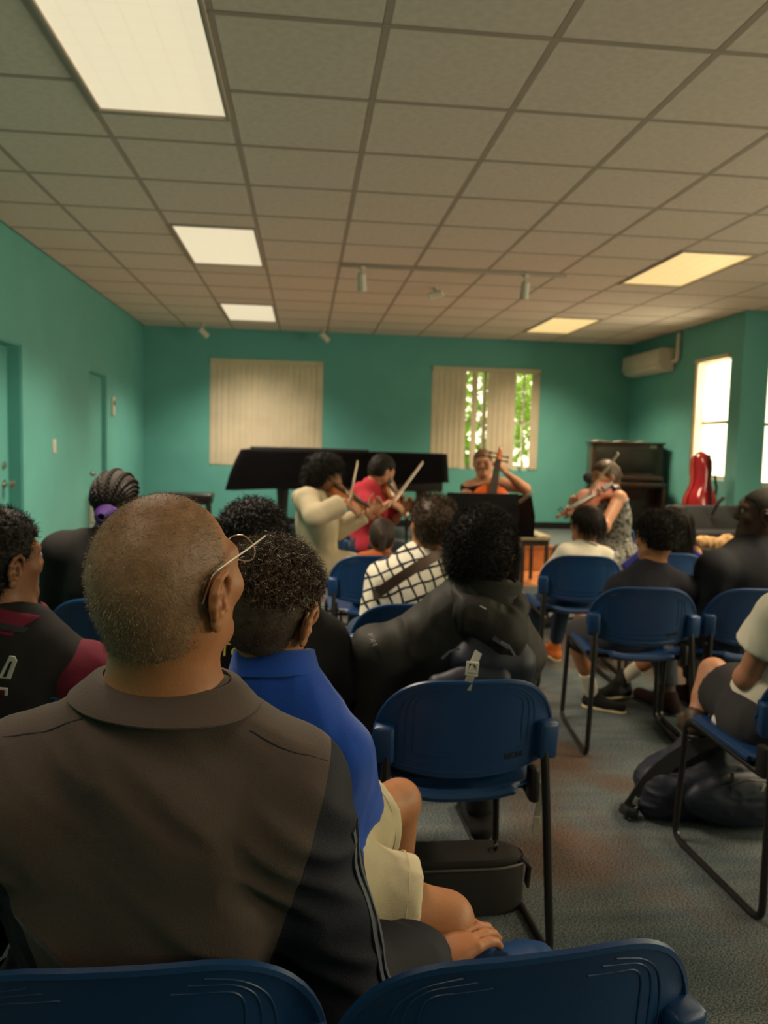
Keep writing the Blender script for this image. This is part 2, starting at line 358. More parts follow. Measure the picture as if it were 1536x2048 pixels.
# ------------------------------------------------------------------ the room
XL, XR, YB, ZC, XN = -2.11, 4.466, 10.66, 2.84, 6.2
def wall(name, axis, pos, u0, u1, z0, z1, holes, th, mat=TEAL):
    """wall in the plane axis=pos, th = signed thickness away from the room; holes = (u0,u1,z0,z1)"""
    us = sorted({u0, u1, *[h[0] for h in holes], *[h[1] for h in holes]}); zs = sorted({z0, z1, *[h[2] for h in holes], *[h[3] for h in holes]})
    P = lambda u, z, d: (pos+d, u, z) if axis == 'x' else (u, pos+d, z); mb = MB()
    def hole(i, j):
        if i < 0 or j < 0 or i >= len(us)-1 or j >= len(zs)-1: return True
        c, d = (us[i]+us[i+1])/2, (zs[j]+zs[j+1])/2
        return any(h[0] < c < h[1] and h[2] < d < h[3] for h in holes)
    for i in range(len(us)-1):
        for j in range(len(zs)-1):
            if hole(i, j): continue
            a, b, c, d = us[i], us[i+1], zs[j], zs[j+1]
            for q in (0, th): mb.add([P(a, c, q), P(b, c, q), P(b, d, q), P(a, d, q)], [(0, 1, 2, 3)])
            for k, (p, r) in enumerate((((a, c), (a, d)), ((b, c), (b, d)), ((a, c), (b, c)), ((a, d), (b, d)))):
                if hole(*[(i-1, j), (i+1, j), (i, j-1), (i, j+1)][k]): mb.add([P(*p, 0), P(*r, 0), P(*r, th), P(*p, th)], [(0, 1, 2, 3)])
    return tag(mb.build(name, mat, sharp=None), kind='structure')
WIN1 = (-1.264, .222, 1.055, 2.455); WIN2 = (1.687, 3.185, 1.08, 2.455); WIN3 = (8.06, 8.79, 1.085, 2.44); WIN4 = ((4.748, 7.830, 1.427)[0], (4.748, 7.830, 1.427)[0]+1.0, (4.776, 7.830, 1.036)[2], 2.44)
NEARW = [(-2.2, -.8, 1.05, 2.4), (.6, 2.0, 1.05, 2.4), (3.4, 4.8, 1.05, 2.4)]
wl = wall('wall_left', 'x', XL, -4, YB, 0, ZC+.1, [(5.27, 6.184, 0, 2.05), (8.03, 8.71, 0, 2.04)], -.16)
wb = wall('wall_back', 'y', YB, XL, XR, 0, ZC+.1, [WIN1, WIN2], .16)
wr = wall('wall_right', 'x', XR, 7.83, YB, 0, ZC+.1, [WIN3], .16)
wj = wall('wall_jog', 'y', 7.83, XR+.16, XN, 0, ZC+.1, [WIN4], .16)
wall('wall_side', 'x', XN, -4, 7.83, 0, ZC+.1, NEARW, .16)
wall('wall_rear', 'y', -4, XL, XN, 0, ZC+.1, [], -.16)
floor = MB().box((2.045, 1.84, -.05), (8.31, 11.68, .1)).build('floor', CARPET); tag(floor, kind='structure')
for nm, c, d in (('floor_wood', (2.045, 8.2, -.052), (8.31, 1.04, .1)), ('floor_wood_edge', (-1.86, 6.95, -.048), (.5, 1.46, .1))):
    tag(MB().box(c, d).build('floor', WOOD), kind='structure')
stage = MB().box((1.178, 9.69, .14), (6.576, 1.94, .27), bev=.006).build('stage_floor', STAGEC); tag(stage, kind='structure')
MB().box((1.178, 8.716, .128), (6.57, .03, .256)).build('riser_board', WOOD, stage); MB().box((1.178, 8.705, .268), (6.57, .05, .03), bev=.006).build('nosing', WOOD, stage)
tag(MB().box((XL+.009, 7.4, .075), (.018, 2.6, .15)).build('baseboard_left', WOOD), kind='structure')
tag(MB().box((XL+.009, 3.4, .05), (.018, 3.7, .1)).build('baseboard_left', BLACKP), kind='structure')
tag(MB().box((1.178, YB-.009, .32), (6.55, .016, .09)).build('baseboard_back', BLACKP), kind='structure')

# doors in their recesses
for i, (y0, y1, dep, zt) in enumerate(((5.27, 6.184, .10, 2.05), (8.03, 8.71, .05, 2.04))):
    d = tag(MB().box((XL-dep-.02, (y0+y1)/2, zt/2-.005), (.04, y1-y0-.02, zt-.03), bev=.003).build('door_%d' % (i+1), TEAL), kind='structure')
    fr = MB()
    for y in (y0+.006, y1-.006): fr.box((XL-.08, y, zt/2), (.14, .012, zt))
    fr.box((XL-.08, (y0+y1)/2, zt-.006), (.14, y1-y0, .012)); fr.build('door_frame', TEAL, d)
    k = MB().lathe([(.034, 0), (.034, .008), (.012, .012), (.012, .04), (.026, .045), (.031, .06), (.026, .075), (.008, .08)], 16, (XL-dep+.0, y1-.12 if i == 0 else y0+.09, 1.02), (1, 0, 0))
    k.build('door_handle', CHROME, d)
    if i == 0: MB().lathe([(.026, 0), (.026, .012), (.018, .016)], 16, (XL-dep, y1-.12, 1.16), (1, 0, 0)).build('deadbolt', CHROME, d)
sw = thing('light_switch', 'cream light switch plate on the teal wall between the doors', 'switch', (XL, 6.925, 1.298))
MB().box((.004, 0, 0), (.008, .075, .12), bev=.003).build('plate', WHITE, sw); MB().box((.010, 0, .004), (.01, .022, .045), (0, .2, 0), bev=.002).build('rocker', WHITE, sw)
th = thing('thermostat', 'small cream thermostat on the teal wall beside the far door', 'thermostat', (XL, 8.95, 1.73))
MB().box((.012, 0, 0), (.024, .08, .20), bev=.006).build('housing', WHITE, th); MB().box((.026, 0, .03), (.005, .05, .05), bev=.001).build('display', BLACKP, th)

# ceiling: slab, tiles, grid bars, lights
slab = MB().box((2.045, 3.33, ZC+.1), (8.6, 15, .1)).build('ceiling', TILE); tag(slab, kind='structure')
TW = .6096; cols = [-.963+TW*i for i in range(-2, 13)]; rows = [3.494+TW*j for j in range(-4, 13)]
PAN = [(-.963, y) for y in (-.465, 2.583, 5.631, 8.679)]+[(2.695, y) for y in (-.465, 2.583, 5.631, 8.679)]+[(-.963, -3.5), (2.695, -3.5)]
tile_me = {}
def tile(x0, x1, y0, y1):
    x0, x1 = max(x0, XL), min(x1, XR if (y0+y1)/2 > 7.83 else XN); y1 = min(y1, YB)
    if x1-x0 < .03 or y1-y0 < .03: return
    key = (round(x1-x0, 3), round(y1-y0, 3))
    if key not in tile_me:
        a, b = (x1-x0)/2-.011, (y1-y0)/2-.011
        V = [(sx*(a-i), sy*(b-i), z) for i, z in ((0, .03), (0, 0), (.006, -.004)) for sx, sy in ((-1, -1), (1, -1), (1, 1), (-1, 1))]
        mb = MB(); mb.add(V, [(0, 4, 5, 1), (1, 5, 6, 2), (2, 6, 7, 3), (3, 7, 4, 0), (4, 8, 9, 5), (5, 9, 10, 6), (6, 10, 11, 7), (7, 11, 8, 4), (8, 11, 10, 9)]); tile_me[key] = mb.mesh('ceiling_tile', None); tile_me[key].materials.append(TILE)
    link('ceiling_tile', tile_me[key], None, slab, ((x0+x1)/2, (y0+y1)/2, ZC+.004))
for i, x in enumerate(cols[:-1]):
    pan = [p for p in PAN if abs(p[0]-x) < .05]
    for j, y in enumerate(rows[:-1]):
        segs = [(y, y+TW)]
        for p in pan:
            a, b = p[1], p[1]+2*TW; ns = []
            for s0, s1 in segs: ns += [q for q in ((s0, min(s1, a)), (max(s0, b), s1)) if q[1]-q[0] > .02] if not (s1 <= a or s0 >= b) else [(s0, s1)]
            segs = ns
        for s0, s1 in segs: tile(x, x+TW, s0, s1)
    if x > XL: MB().box((x, (rows[0]+YB)/2 if x < XR else (rows[0]+7.83)/2, ZC+.006), (.024, YB-rows[0] if x < XR else 7.83-rows[0], .012)).build('grid_bar', GRID, slab)
for y in rows[1:-1]:
    xe = XR if y > 7.83 else XN; gaps = [p[0] for p in PAN if p[1] < y < p[1]+2*TW]; x = XL
    for g in sorted(gaps)+[xe]:
        if g > x: MB().box(((x+g)/2, y, ZC+.004), (g-x, .022, .012)).build('grid_bar', GRID, slab)
        x = g+TW
for p in PAN[:8]:
    for e in (0, 2*TW): MB().box((p[0]+TW/2, p[1]+e, ZC+.003), (TW, .024, .012)).build('grid_bar', GRID, slab)
MB().box((2.045, -1.2, ZC+.01), (8.3, 4.4, .02)).build('ceiling_tile', TILE, slab)
def panel_glow(name, a, b, st):
    m = glow(name, a, st); nt = m.node_tree; L = nt.links.new; tc = nt.nodes.new('ShaderNodeTexCoord'); bt = nt.nodes.new('ShaderNodeTexBrick'); bt.offset = 0
    bt.inputs['Scale'].default_value = 6; bt.inputs['Mortar Size'].default_value = .035; bt.inputs['Mortar Smooth'].default_value = .9; bt.inputs['Brick Width'].default_value = .62; bt.inputs['Row Height'].default_value = .62
    bt.inputs['Color1'].default_value = (*a, 1); bt.inputs['Color2'].default_value = (*a, 1); bt.inputs['Mortar'].default_value = (*b, 1)
    L(tc.outputs['Object'], bt.inputs[0]); L(bt.outputs[0], nt.nodes['Principled BSDF'].inputs['Emission Color']); return m
GL = panel_glow('warm_diffuser', (1, .87, .60), (.95, .80, .52), PANEL_GLOW); GR = panel_glow('amber_diffuser', (1, .70, .27), (.75, .45, .13), PANEL_GLOW*1.2)
LAB = {0: 'cream ceiling panel directly over the viewer', 1: 'large cream fluorescent panel nearest the viewer at upper left', 2: 'second cream ceiling panel from the viewer, above the left window', 3: 'farthest cream ceiling panel, close to the back wall', 4: 'amber ceiling panel overhead to the right of the viewer', 5: 'amber ceiling panel above the chair at the right edge', 8: 'cream ceiling panel at the rear of the room', 9: 'amber ceiling panel at the rear of the room', 6: 'amber-tinted ceiling panel with visible cells, nearer of the amber pair', 7: 'amber ceiling panel close to the back wall, farther of the amber pair'}
for i, (x, y) in enumerate(PAN):
    t = thing('ceiling_light', LAB.get(i) or 'cream or amber ceiling light panel overhead, outside the picture', 'ceiling light', (x+TW/2, y+TW, ZC-.004), group='ceiling light panels')
    f = MB()
    for s in (-1, 1): f.box((s*(TW/2-.02), 0, .003), (.022, 2*TW-.03, .014), bev=.003).box((0, s*(TW-.02), .003), (TW-.06, .022, .014), bev=.003)
    f.build('frame', GRID, t)
    MB().box((0, 0, .012), (TW-.06, 2*TW-.06, .006)).build('diffuser', GL if x < 0 else GR, t)
    if y > -4:
        l = bpy.data.lights.new('lamp', 'AREA'); l.shape = 'RECTANGLE'; l.size = TW-.08; l.size_y = 2*TW-.08; l.energy = PANEL_LAMP; l.spread = R(118)
        l.color = (1, .83, .62) if x < 0 else (1, .79, .52); lo = bpy.data.objects.new('lamp', l); COL.objects.link(lo); lo.parent = t; lo.location = (0, 0, .004)

# windows with frames, panes and vertical blinds
def window(name, P, w, z0, z1, n_mull=1, dep=.10):
    """P(u, d, z) maps along-wall, depth into the wall and height to the room"""
    o = MB(); B = lambda u, d, z, su, sd, sz: o.add([P(u+a*su/2, d+b*sd/2, z+c*sz/2) for c in (-1, 1) for b in (-1, 1) for a in (-1, 1)], [(0, 2, 3, 1), (4, 5, 7, 6), (0, 1, 5, 4), (2, 6, 7, 3), (0, 4, 6, 2), (1, 3, 7, 5)])
    h = z1-z0
    for u in (.025, w-.025): B(u, dep, (z0+z1)/2, .05, .06, h)
    for z in (z0+.025, z1-.025): B(w/2, dep, z, w-.1, .06, .05)
    for k in range(n_mull): B(w*(k+1)/(n_mull+1), dep, (z0+z1)/2, .05, .05, h-.1)
    B(w/2, dep, z0+h*.47, w-.1, .035, .035)
    t = tag(o.build(name, WHITE, sharp=None), kind='structure')
    o = MB(); B = lambda u, d, z, su, sd, sz: o.add([P(u+a*su/2, d+b*sd/2, z+c*sz/2) for c in (-1, 1) for b in (-1, 1) for a in (-1, 1)], [(0, 2, 3, 1), (4, 5, 7, 6), (0, 1, 5, 4), (2, 6, 7, 3), (0, 4, 6, 2), (1, 3, 7, 5)])
    for k in range(n_mull+1):
        for a, b in ((z0+.05, z0+h*.47-.018), (z0+h*.47+.018, z1-.05)):
            o = MB(); B((k+.5)*w/(n_mull+1), dep, (a+b)/2, w/(n_mull+1)-.06, .005, b-a); o.build('pane', GLASS, t, sharp=None)
    return t
def blinds(label, P, w, z0, z1, spots, pitch=.083, ang=None):
    t = thing('vertical_blind', label, 'blinds', P(w/2, -.01, z1)); L0 = t.location.copy(); Q = lambda *a: Vector(P(*a))-L0
    MB().add([Q(a, b, c) for c in (z1-.045, z1) for b in (-.035, .03) for a in (.005, w-.005)], [(0, 2, 3, 1), (4, 5, 7, 6), (0, 1, 5, 4), (2, 6, 7, 3), (0, 4, 6, 2), (1, 3, 7, 5)]).build('headrail', CREAM, t, sharp=None)
    for k, (u, a) in enumerate(spots):
        c, s = math.cos(a)*.044, math.sin(a)*.044; G = []
        for z in (z1-.05, z0+.015): G.append([Q(u+c*q, .0+s*q-.006*(1-q*q), z) for q in (-1, -.5, 0, .5, 1)])
        MB().sheet(G, .0015).build('slat', CREAM, t)
Pb = lambda x0: (lambda u, d, z: (x0+u, YB+d, z))
window('window_1', Pb(WIN1[0]), WIN1[1]-WIN1[0], WIN1[2], WIN1[3]); window('window_2', Pb(WIN2[0]), WIN2[1]-WIN2[0], WIN2[2], WIN2[3])
w1 = WIN1[1]-WIN1[0]; w2 = WIN2[1]-WIN2[0]
blinds('closed cream vertical blind over the left back window', Pb(WIN1[0]), w1, WIN1[2], WIN1[3], [(.045+i*.0775, .16+rnd.uniform(-.08, .1)) for i in range(19)])
sp = [(.045+i*.0775, .16) for i in range(6)]+[(.59, .2)]+[(.81+i*.0775, .16) for i in range(5)]+[(1.275, 1.0), (1.415, .3), (1.46, .16)]
blinds('partly open cream vertical blind with green daylight gaps, right back window', Pb(WIN2[0]), w2, WIN2[2], WIN2[3], sp)
Pr = lambda u, d, z: (XR+d, WIN3[0]+u, z)
window('window_3', Pr, WIN3[1]-WIN3[0], WIN3[2], WIN3[3], 0); window('window_4', lambda u, d, z: (WIN4[0]+u, 7.83+d, z), WIN4[1]-WIN4[0], WIN4[2], WIN4[3], 1)
blinds('bunched cream vertical blind at the far side of the right wall window', Pr, WIN3[1]-WIN3[0], WIN3[2], WIN3[3], [(.625+.03*i, 1.35) for i in range(4)])
for i, h in enumerate(NEARW): window('window_%d' % (5+i), lambda u, d, z, h=h: (XN+d, h[0]+u, z), 1.4, h[2], h[3])
for (x, y, z, rx, ry, sx, sz, e) in [((XN+.35), h[0]+.7, 1.75, 0, R(-90), 1.5, 1.5, 1.) for h in NEARW]+[(XR+.40, 8.5, 1.8, 0, R(-90), 1.0, 1.5, .4)]:
    l = bpy.data.lights.new('daylight', 'AREA'); l.shape = 'RECTANGLE'; l.size = sz; l.size_y = sx; l.energy = WINDOW_LAMP*e; l.color = (1, .86, .58)
    lo = bpy.data.objects.new('daylight', l); COL.objects.link(lo); lo.location = (x, y, z); lo.rotation_euler = (0, R(90), 0)
# greenery and ground outside
LEAF = M('tree_leaf', (.30, .50, .07), .6, .4, 8, trans=.45); BARK = M('tree_bark', (.08, .05, .03), .9, .3)
tag(MB().box((4, 14, -.6), (40, 26, .1)).build('ground_outside', M('outside_ground', (.25, .24, .14), .9, .2)), kind='structure')
def tree(label, x, y, z, r, seed):
    g = np.random.default_rng(seed); t = thing('garden_tree', label, 'tree', (x, y, -.55))
    MB().tube([(0, 0, 0), (.05, 0, z*.5), (0, .05, z+.5)], [.12, .09, .05], 8).build('trunk', BARK, t)
    n = 2600; d = g.normal(size=(n, 3)); d /= np.linalg.norm(d, axis=1, keepdims=True); c = d*(r*g.uniform(.35, 1, n)**.5)[:, None]*np.array([1, 1, 1.1])+np.array([0, 0, z+.55]); u = g.normal(size=(n, 3)); u /= np.linalg.norm(u, axis=1, keepdims=True); w = np.cross(u, g.normal(size=(n, 3))); w /= np.linalg.norm(w, axis=1, keepdims=True)
    V = np.stack([c-u*.11, c+w*.05, c+u*.11, c-w*.05], 1).reshape(-1, 3); o = link('foliage', npmesh('foliage', V, np.arange(4*n).reshape(-1, 4)), LEAF, t); o['kind'] = 'stuff'
tree('green leafy tree seen through the gaps of the right back blind', 2.5, 13.1, 2.1, 1.5, 3); tree('green leafy tree outside beyond the left back window', -.4, 13.6, 1.9, 1.3, 4)
tree('green leafy tree outside beyond the right wall window', 8.6, 10.4, 1.2, 1.0, 5)

# air conditioner on the right wall
ac = thing('air_conditioner', 'cream wall air conditioner high in the right corner', 'air conditioner', (XR-.008, 9.9, 2.5))
acp = [(-.005, -.13), (-.005, .145), (-.17, .145), (-.205, .12), (-.21, -.04), (-.17, -.105), (-.10, -.13)]
MB().prism([(x, z) for x, z in acp], -.55, .55, Matrix(((1, 0, 0, 0), (0, 0, 1, 0), (0, 1, 0, 0), (0, 0, 0, 1)))).build('casing', WHITE, ac, sharp=.5)
MB().box((-.192, 0, -.075), (.012, .98, .045), (0, -.55, 0), bev=.004).build('louvre', WHITE, ac); MB().box((-.21, 0, .02), (.006, 1.06, .15), bev=.002).build('front_panel', WHITE, ac)
MB().tube(fillet([(-.03, -.55, -.02), (-.03, -.68, -.02), (-.02, -.68, .30)], .05), .028, 8).build('pipe_cover', WHITE, ac)
# track lights
tr = thing('light_track', 'dark ceiling track carrying three small cream spot heads', 'track', (1.2, 6.58, ZC)); MB().box((0, 0, -.012), (1.9, .035, .022), bev=.003).build('rail', GRID, tr)
def spot(label, p, d, drop=.10):
    t = thing('spot_light', label, 'spot light', p); d = Vector(d).normalized(); c = Vector((0, 0, -drop))
    MB().lathe([(.03, 0), (.03, -.015), (.008, -.02), (.008, -drop)], 12).build('stem', WHITE, t)
    MB().lathe([(.02, -.07), (.036, -.055), (.038, .06), (.042, .075), (.034, .076), (.03, .06)], 16, c, d).build('head', WHITE, t)
    MB().lathe([(.03, .05), (.028, .056), (.001, .058)], 12, c, d).build('bulb', WHITE, t)
spot('leftmost spot head on the ceiling track', (0.435, 6.580, 2.818)[:2]+(ZC-.02,), (.1, .5, -1), .11)
spot('spot head pointing sideways behind the ceiling track', (1.181, 7.400, 2.834)[:2]+(ZC,), (-1, .1, -.25), .06)
spot('rightmost spot head on the ceiling track', (1.801, 6.580, 2.829)[:2]+(ZC-.02,), (0, .3, -1), .12)
spot('small spot head near the back wall above the left window edge', (-1.311, 10.300, 2.797)[:2]+(ZC,), (.5, .5, -.5), .10)
spot('small spot head near the back wall between the two windows', (0.212, 10.300, 2.782)[:2]+(ZC,), (.6, .4, -.5), .10)
# ------------------------------------------------------------------ stacking chairs
def make_chair(label):
    t = thing('stacking_chair', label, 'chair', group='blue stacking chairs')
    def shell(u, v, off=0):
        au = abs(u); q = max(0, (au-.30)/.70); zt = .775-.165*(1-math.sqrt(max(0, 1-q**2.6)))-.004*au*au; zb = .553-.042*(1-u*u); z = zb+(zt-zb)*v
        k = (z-.5)/.275; y = -.222-.028*k-.022*max(0, v-.75)**2*16*.06/.06*.25+.055*au**2.6
        return Vector((.243*u*(1-.03*max(0, .35-v)), y+off, z))
    us = [math.sin(math.pi/2*(-1+2*i/30)) for i in range(31)]; vs = [0, .03, .08]+[.08+.84*i/14 for i in range(1, 15)]+[.96, .985, 1]
    MB().sheet([[shell(u, v) for u in us] for v in vs], .011).build('backrest', BLUE, t, sharp=.9)
    lip = MB().tube([shell(u, 1) for u in us], .0068, 6); lip.tube([shell(-us[-1-i], 0) for i in range(len(us))], .006, 6).build('backrest_rim', BLUE, t)
    rb = MB()
    for s_, v0, v1, w in ((.60, .22, .86, .06), (.68, .13, .90, .10), (.755, .20, .93, .14)):
        pts = [(s_, v0+.12), (s_, v1-w*1.6), (s_-w*.3, v1-w*.5), (s_-w*1.2, v1), (s_-.35, v1+.012)]
        P = fillet([shell(a, b, -.0058) for a, b in pts], .03, 4); rb.tube(P, .0016, 5)
        P = fillet([shell(-a, b, -.0058) for a, b in pts], .03, 4); rb.tube(P, .0016, 5)
    for v0, s_ in ((.22, .60), (.13, .68)):
        pts = [(-s_, v0+.1), (-s_, v0+.04), (-s_+.06, v0)]+[(-s_+.06+(2*s_-.12)*i/10, v0) for i in range(1, 10)]+[(s_-.06, v0), (s_, v0+.04)]
        rb.tube([shell(a, b, -.0058) for a, b in pts], .0016, 5)
    rb.tube([shell(-.8+1.6*i/20, .045, -.0058) for i in range(21)], .0016, 5)
    rb.build('moulded_line', BLUE, t)
    a, b = shell(.49, .16, -.0062), shell(.60, .16, -.0062); c = (shell(.53, .17, -.0062)); nrm = (shell(.56, .16)-shell(.50, .16)).cross(shell(.53, .25)-shell(.53, .15)).normalized()
    text('lettering', 'HON', .022, frame_mtx(c, shell(.58, .16)-shell(.48, .16), nrm if nrm.y < 0 else -nrm), BLACKP, t, .0008, .0006)
    for s in (-1, 1):
        c = shell(s*.90, .25); MB().box((c.x*1.0+s*.002, c.y-.012, .603), (.056, .062, .105), (.08, 0, s*.22), bev=.011).build('bracket', BLUE, t, sharp=.8)
        x = s*.222
        P = [(s*.212, -.212, .65), (s*.218, -.228, .50), (s*.240, -.262, .011), (s*.240, .252, .011), (s*.226, .236, .452), (s*.205, -.16, .418)]
        MB().tube(fillet(P, .05, 6), .0115, 10).build('sled_leg', BLACKM, t)
        MB().box((s*.205, -.17, .46), (.03, .05, .10), (0, 0, 0), bev=.012).build('hinge', BLACKP, t)
    for y in (.12, -.1): MB().tube([(-.206, y, .425), (.206, y, .425)], .009, 8).build('crossbar', BLACKM, t)
    G = []
    for i in range(19):
        v = i/18; row = []; y = -.20+.45*v; w = .222*(1-.35*max(0, (.18-v)/.18)**2.2-.25*max(0, (v-.88)/.12)**2.2)
        for u in us:
            z = .447+.018*abs(u)**3-.012*math.sin(math.pi*min(1, v*1.1))*(1-u*u)+.012*v-.035*max(0, (v-.86)/.14)**2+.012*max(0, (.2-v)/.2)**2-.012*max(0, abs(u)-.93)/.07
            row.append((w*u, y, z))
        G.append(row)
    MB().sheet(G, .012).build('seat', BLUE, t, sharp=.9)
    MB().tube([Vector(G[0][j])+Vector((0, -.002, -.012)) for j in range(2, 29)], [.016]*27, 8).build('seat_rim', BLUE, t)
    for k in (1, 29): MB().tube([Vector(r[k])+Vector((0, 0, -.006)) for r in G[3:17]], .011, 6).build('seat_edge', BLUE, t)
    return t
CH = [  # x, y of the back top, turn in degrees, label
    (.44, 1.965, 3, 'blue moulded chair with raised lettering on its back, holding the person in black hooded jacket'),
    (1.522, 3.325, -6, 'blue moulded chair holding the child in dark navy tee with crossed ankles'),
    (2.055, 3.31, -4, 'blue moulded chair under the person in dark suit jacket'),
    (1.595, 4.33, -2, 'blue moulded chair behind the child in white tee with dark green collar'),
    (.385, 4.23, 2, 'blue moulded chair in front row, occupied by the small child with ponytail'),
    (.43, 2.94, 2, 'blue moulded chair mostly hidden behind black hooded jacket, under the person in grid shirt'),
    (2.18, 4.48, -4, 'blue moulded chair under the child with long dark hair'),
    (-.72, 3.0, 2, 'blue moulded chair behind the person with braids and purple scrunchie'),
    (-.73, 1.88, 3, 'blue moulded chair at left edge, under the person in black and maroon polo'),
    (-.11, 1.99, 2, 'blue moulded chair hidden behind the child in bright blue polo'),
    (1.595, 2.105, 2, 'blue moulded chair at right edge with navy backpack under it'),
    (-.205, .880, 1, 'blue moulded chair at bottom left, under the bald man in brown-black polo'),
    (.292, .875, 7, 'empty blue moulded chair at bottom right, nearest the viewer'),
    (-.13, 4.25, 0, 'empty blue moulded chair in front row, beside the chair of the ponytail child'),
    (2.50, 5.98, 102, 'blue moulded chair under the viola player in patterned dress'),
    (-.205, 5.33, -78, 'blue moulded chair behind the violinist in cream hooded top'),
    (.20, 6.13, -66, 'blue moulded chair under the violinist in red tee'),
    (1.56, 7.12, 176, 'blue moulded chair under the cellist')]
chairs = []
for i, (x, y, a, lab) in enumerate(CH):
    c = make_chair(lab) if i == 0 else copy_tree(chairs[0]); c['label'] = lab
    c.rotation_euler.z = R(a); q = Matrix.Rotation(R(a), 3, 'Z')@Vector((0, .25, 0)); c.location = (x+q.x, y+q.y, 0); chairs.append(c)
# ------------------------------------------------------------------ people
def V3(*a): return Vector(a)
def skin_mat(name, col, dark=.8):
    return M(name, col, .48, .10, 14, .12, 260, spec=.35, sss=.06)
def finger_ops(wr, d, n, side, s, curl, spread=.25, thumb=.6):
    """palm and five fingers: d forward, n dorsal normal, side +1 right hand; curl in radians per joint"""
    wr = Vector(wr); d = Vector(d).normalized(); n = Vector(n); n = (n-d*n.dot(d)).normalized(); t = n.cross(d)*side; ops = []
    ops.append(('+', cap(wr-d*.01, wr+d*.05*s, .026*s, .034*s, n, .55), .012))
    for i, (o, L) in enumerate(((.031, .080), (.011, .088), (-.010, .082), (-.030, .064))):
        c = curl[i] if isinstance(curl, (list, tuple)) else curl; k = wr+d*(.086-.004*abs(i-1.2))*s+t*o*s; p = k; a = c*.75; dd = (d+t*o*spread*8).normalized()
        ops.append(('+', cap(wr+d*.03*s+t*o*.6*s, k, .0125*s, .0105*s), .012))
        for q, (fr, m) in enumerate(((.46, 1), (.30, 1.15), (.24, .8))):
            e = p+(dd*math.cos(a)-n*math.sin(a))*L*fr*s; ops.append(('+', cap(p, e, (.0095-.0008*q)*s, (.0088-.0012*q)*s), .003)); p = e; a += c*m
    p = wr+d*.022*s+t*.024*s-n*.006*s
    for q, (L, aa) in enumerate(((.042, .9), (.034, .55), (.027, .25))):
        e = p+(d*math.cos(aa*thumb*1.3)+t*math.sin(aa*thumb*1.6)-n*.35).normalized()*L*s; ops.append(('+', cap(p, e, (.0135-.002*q)*s, (.012-.0022*q)*s), .006)); p = e
    return ops
def head_frame(hc, yaw, pitch, roll, s):
    Rm = Matrix.Rotation(yaw, 3, 'Z')@Matrix.Rotation(pitch, 3, 'X')@Matrix.Rotation(roll, 3, 'Y')
    return Rm, (lambda x, y, z: Vector(hc)+Rm@Vector((x, y, z))*s)
def head_ops(hc, Rm, H, s, ears=True, wide=1.):
    q = np.array(Rm); E = lambda c, r: ell(H(*c), [v*s for v in r], q); O = []
    O.append(('+', E((0, -.014, .028), (.077*wide, .098, .088)), 0)); O.append(('+', E((0, .022, -.030), (.063*wide, .068, .083)), .03))
    O.append(('+', E((0, -.045, -.01), (.064*wide, .06, .07)), .03))
    for x in (-1, 1):
        O.append(('+', cap(H(x*.054*wide, .0, -.055), H(x*.016, .070, -.096), .021*s, .018*s), .03)); O.append(('+', cap(H(x*.012, .084, .024), H(x*.042, .074, .022), .012*s), .02))
        O.append(('+', E((x*.040, .066, -.022), (.024, .022, .022)), .02))
    O.append(('+', cap(H(0, .072, -.100), H(0, .076, -.092), .019*s), .025))
    O.append(('+', cap(H(0, .090, .014), H(0, .108, -.024), .0075*s, .0115*s), .012)); O.append(('+', cap(H(-.012, .098, -.029), H(.012, .098, -.029), .0085*s), .008))
    for x in (-1, 1): O.append(('-', E((x*.031, .098, .004), (.017, .015, .011)), .012))
    O.append(('+', E((0, .090, -.056), (.024, .010, .006)), .006)); O.append(('+', E((0, .089, -.067), (.020, .010, .006)), .006)); O.append(('-', E((0, .103, -.0615), (.024, .01, .0018)), .004))
    if ears:
        for x in (-1, 1): O.append(('+', ell(H(x*.081*wide, -.010, -.008), (.010*s, .020*s, .032*s), np.array(Rm@Matrix.Rotation(x*.35, 3, 'Z')@Matrix.Rotation(-.2, 3, 'X'))), .010))
    return O
def ear_mesh(H, Rm, x, s, wide=1., vox=.0018, es=1.):
    """a detailed outer ear: helix rim, antihelix fold, concha, tragus and lobe"""
    e = Rm@Matrix.Rotation(x*.20, 3, 'Z')@Matrix.Rotation(-.16, 3, 'X'); o = H(x*.079*wide, -.006, -.014); s = s*es; Q = lambda a, b, c: o+e@Vector((x*a, b, c))*s; q = np.array(e); O = []
    O.append(('+', ell(Q(.004, .0, .002), [v*s for v in (.0055, .0165, .028)], q), 0)); O.append(('+', ell(Q(-.004, .008, -.004), [v*s for v in (.012, .012, .02)], q), .006))
    hx = [(.003, .014, -.004), (.009, .016, .012), (.012, .011, .026), (.014, -.001, .033), (.014, -.013, .027), (.013, -.019, .012), (.011, -.018, -.004), (.009, -.013, -.016)]
    for a, b in zip(hx, hx[1:]): O.append(('+', cap(Q(*a), Q(*b), .0042*s, .0042*s), .003))
    ah = [(.009, -.001, .022), (.012, -.009, .012), (.012, -.010, -.002), (.009, -.005, -.013), (.008, .004, -.016)]
    for a, b in zip(ah, ah[1:]): O.append(('+', cap(Q(*a), Q(*b), .0036*s), .003))
    O.append(('-', ell(Q(.014, .002, -.001), [v*s for v in (.010, .0075, .011)], q), .003)); O.append(('-', ell(Q(.013, -.003, .024), [v*s for v in (.006, .007, .004)], q), .003))
    O.append(('+', cap(Q(.006, .012, -.006), Q(.009, .009, -.010), .0045*s), .004)); O.append(('+', ell(Q(.006, -.001, -.026), [v*s for v in (.0055, .0105, .0105)], q), .006))
    V, Fq = nets(O, vox*1.1); return relax(V, Fq, 1, .4), Fq
class Person:
    pass
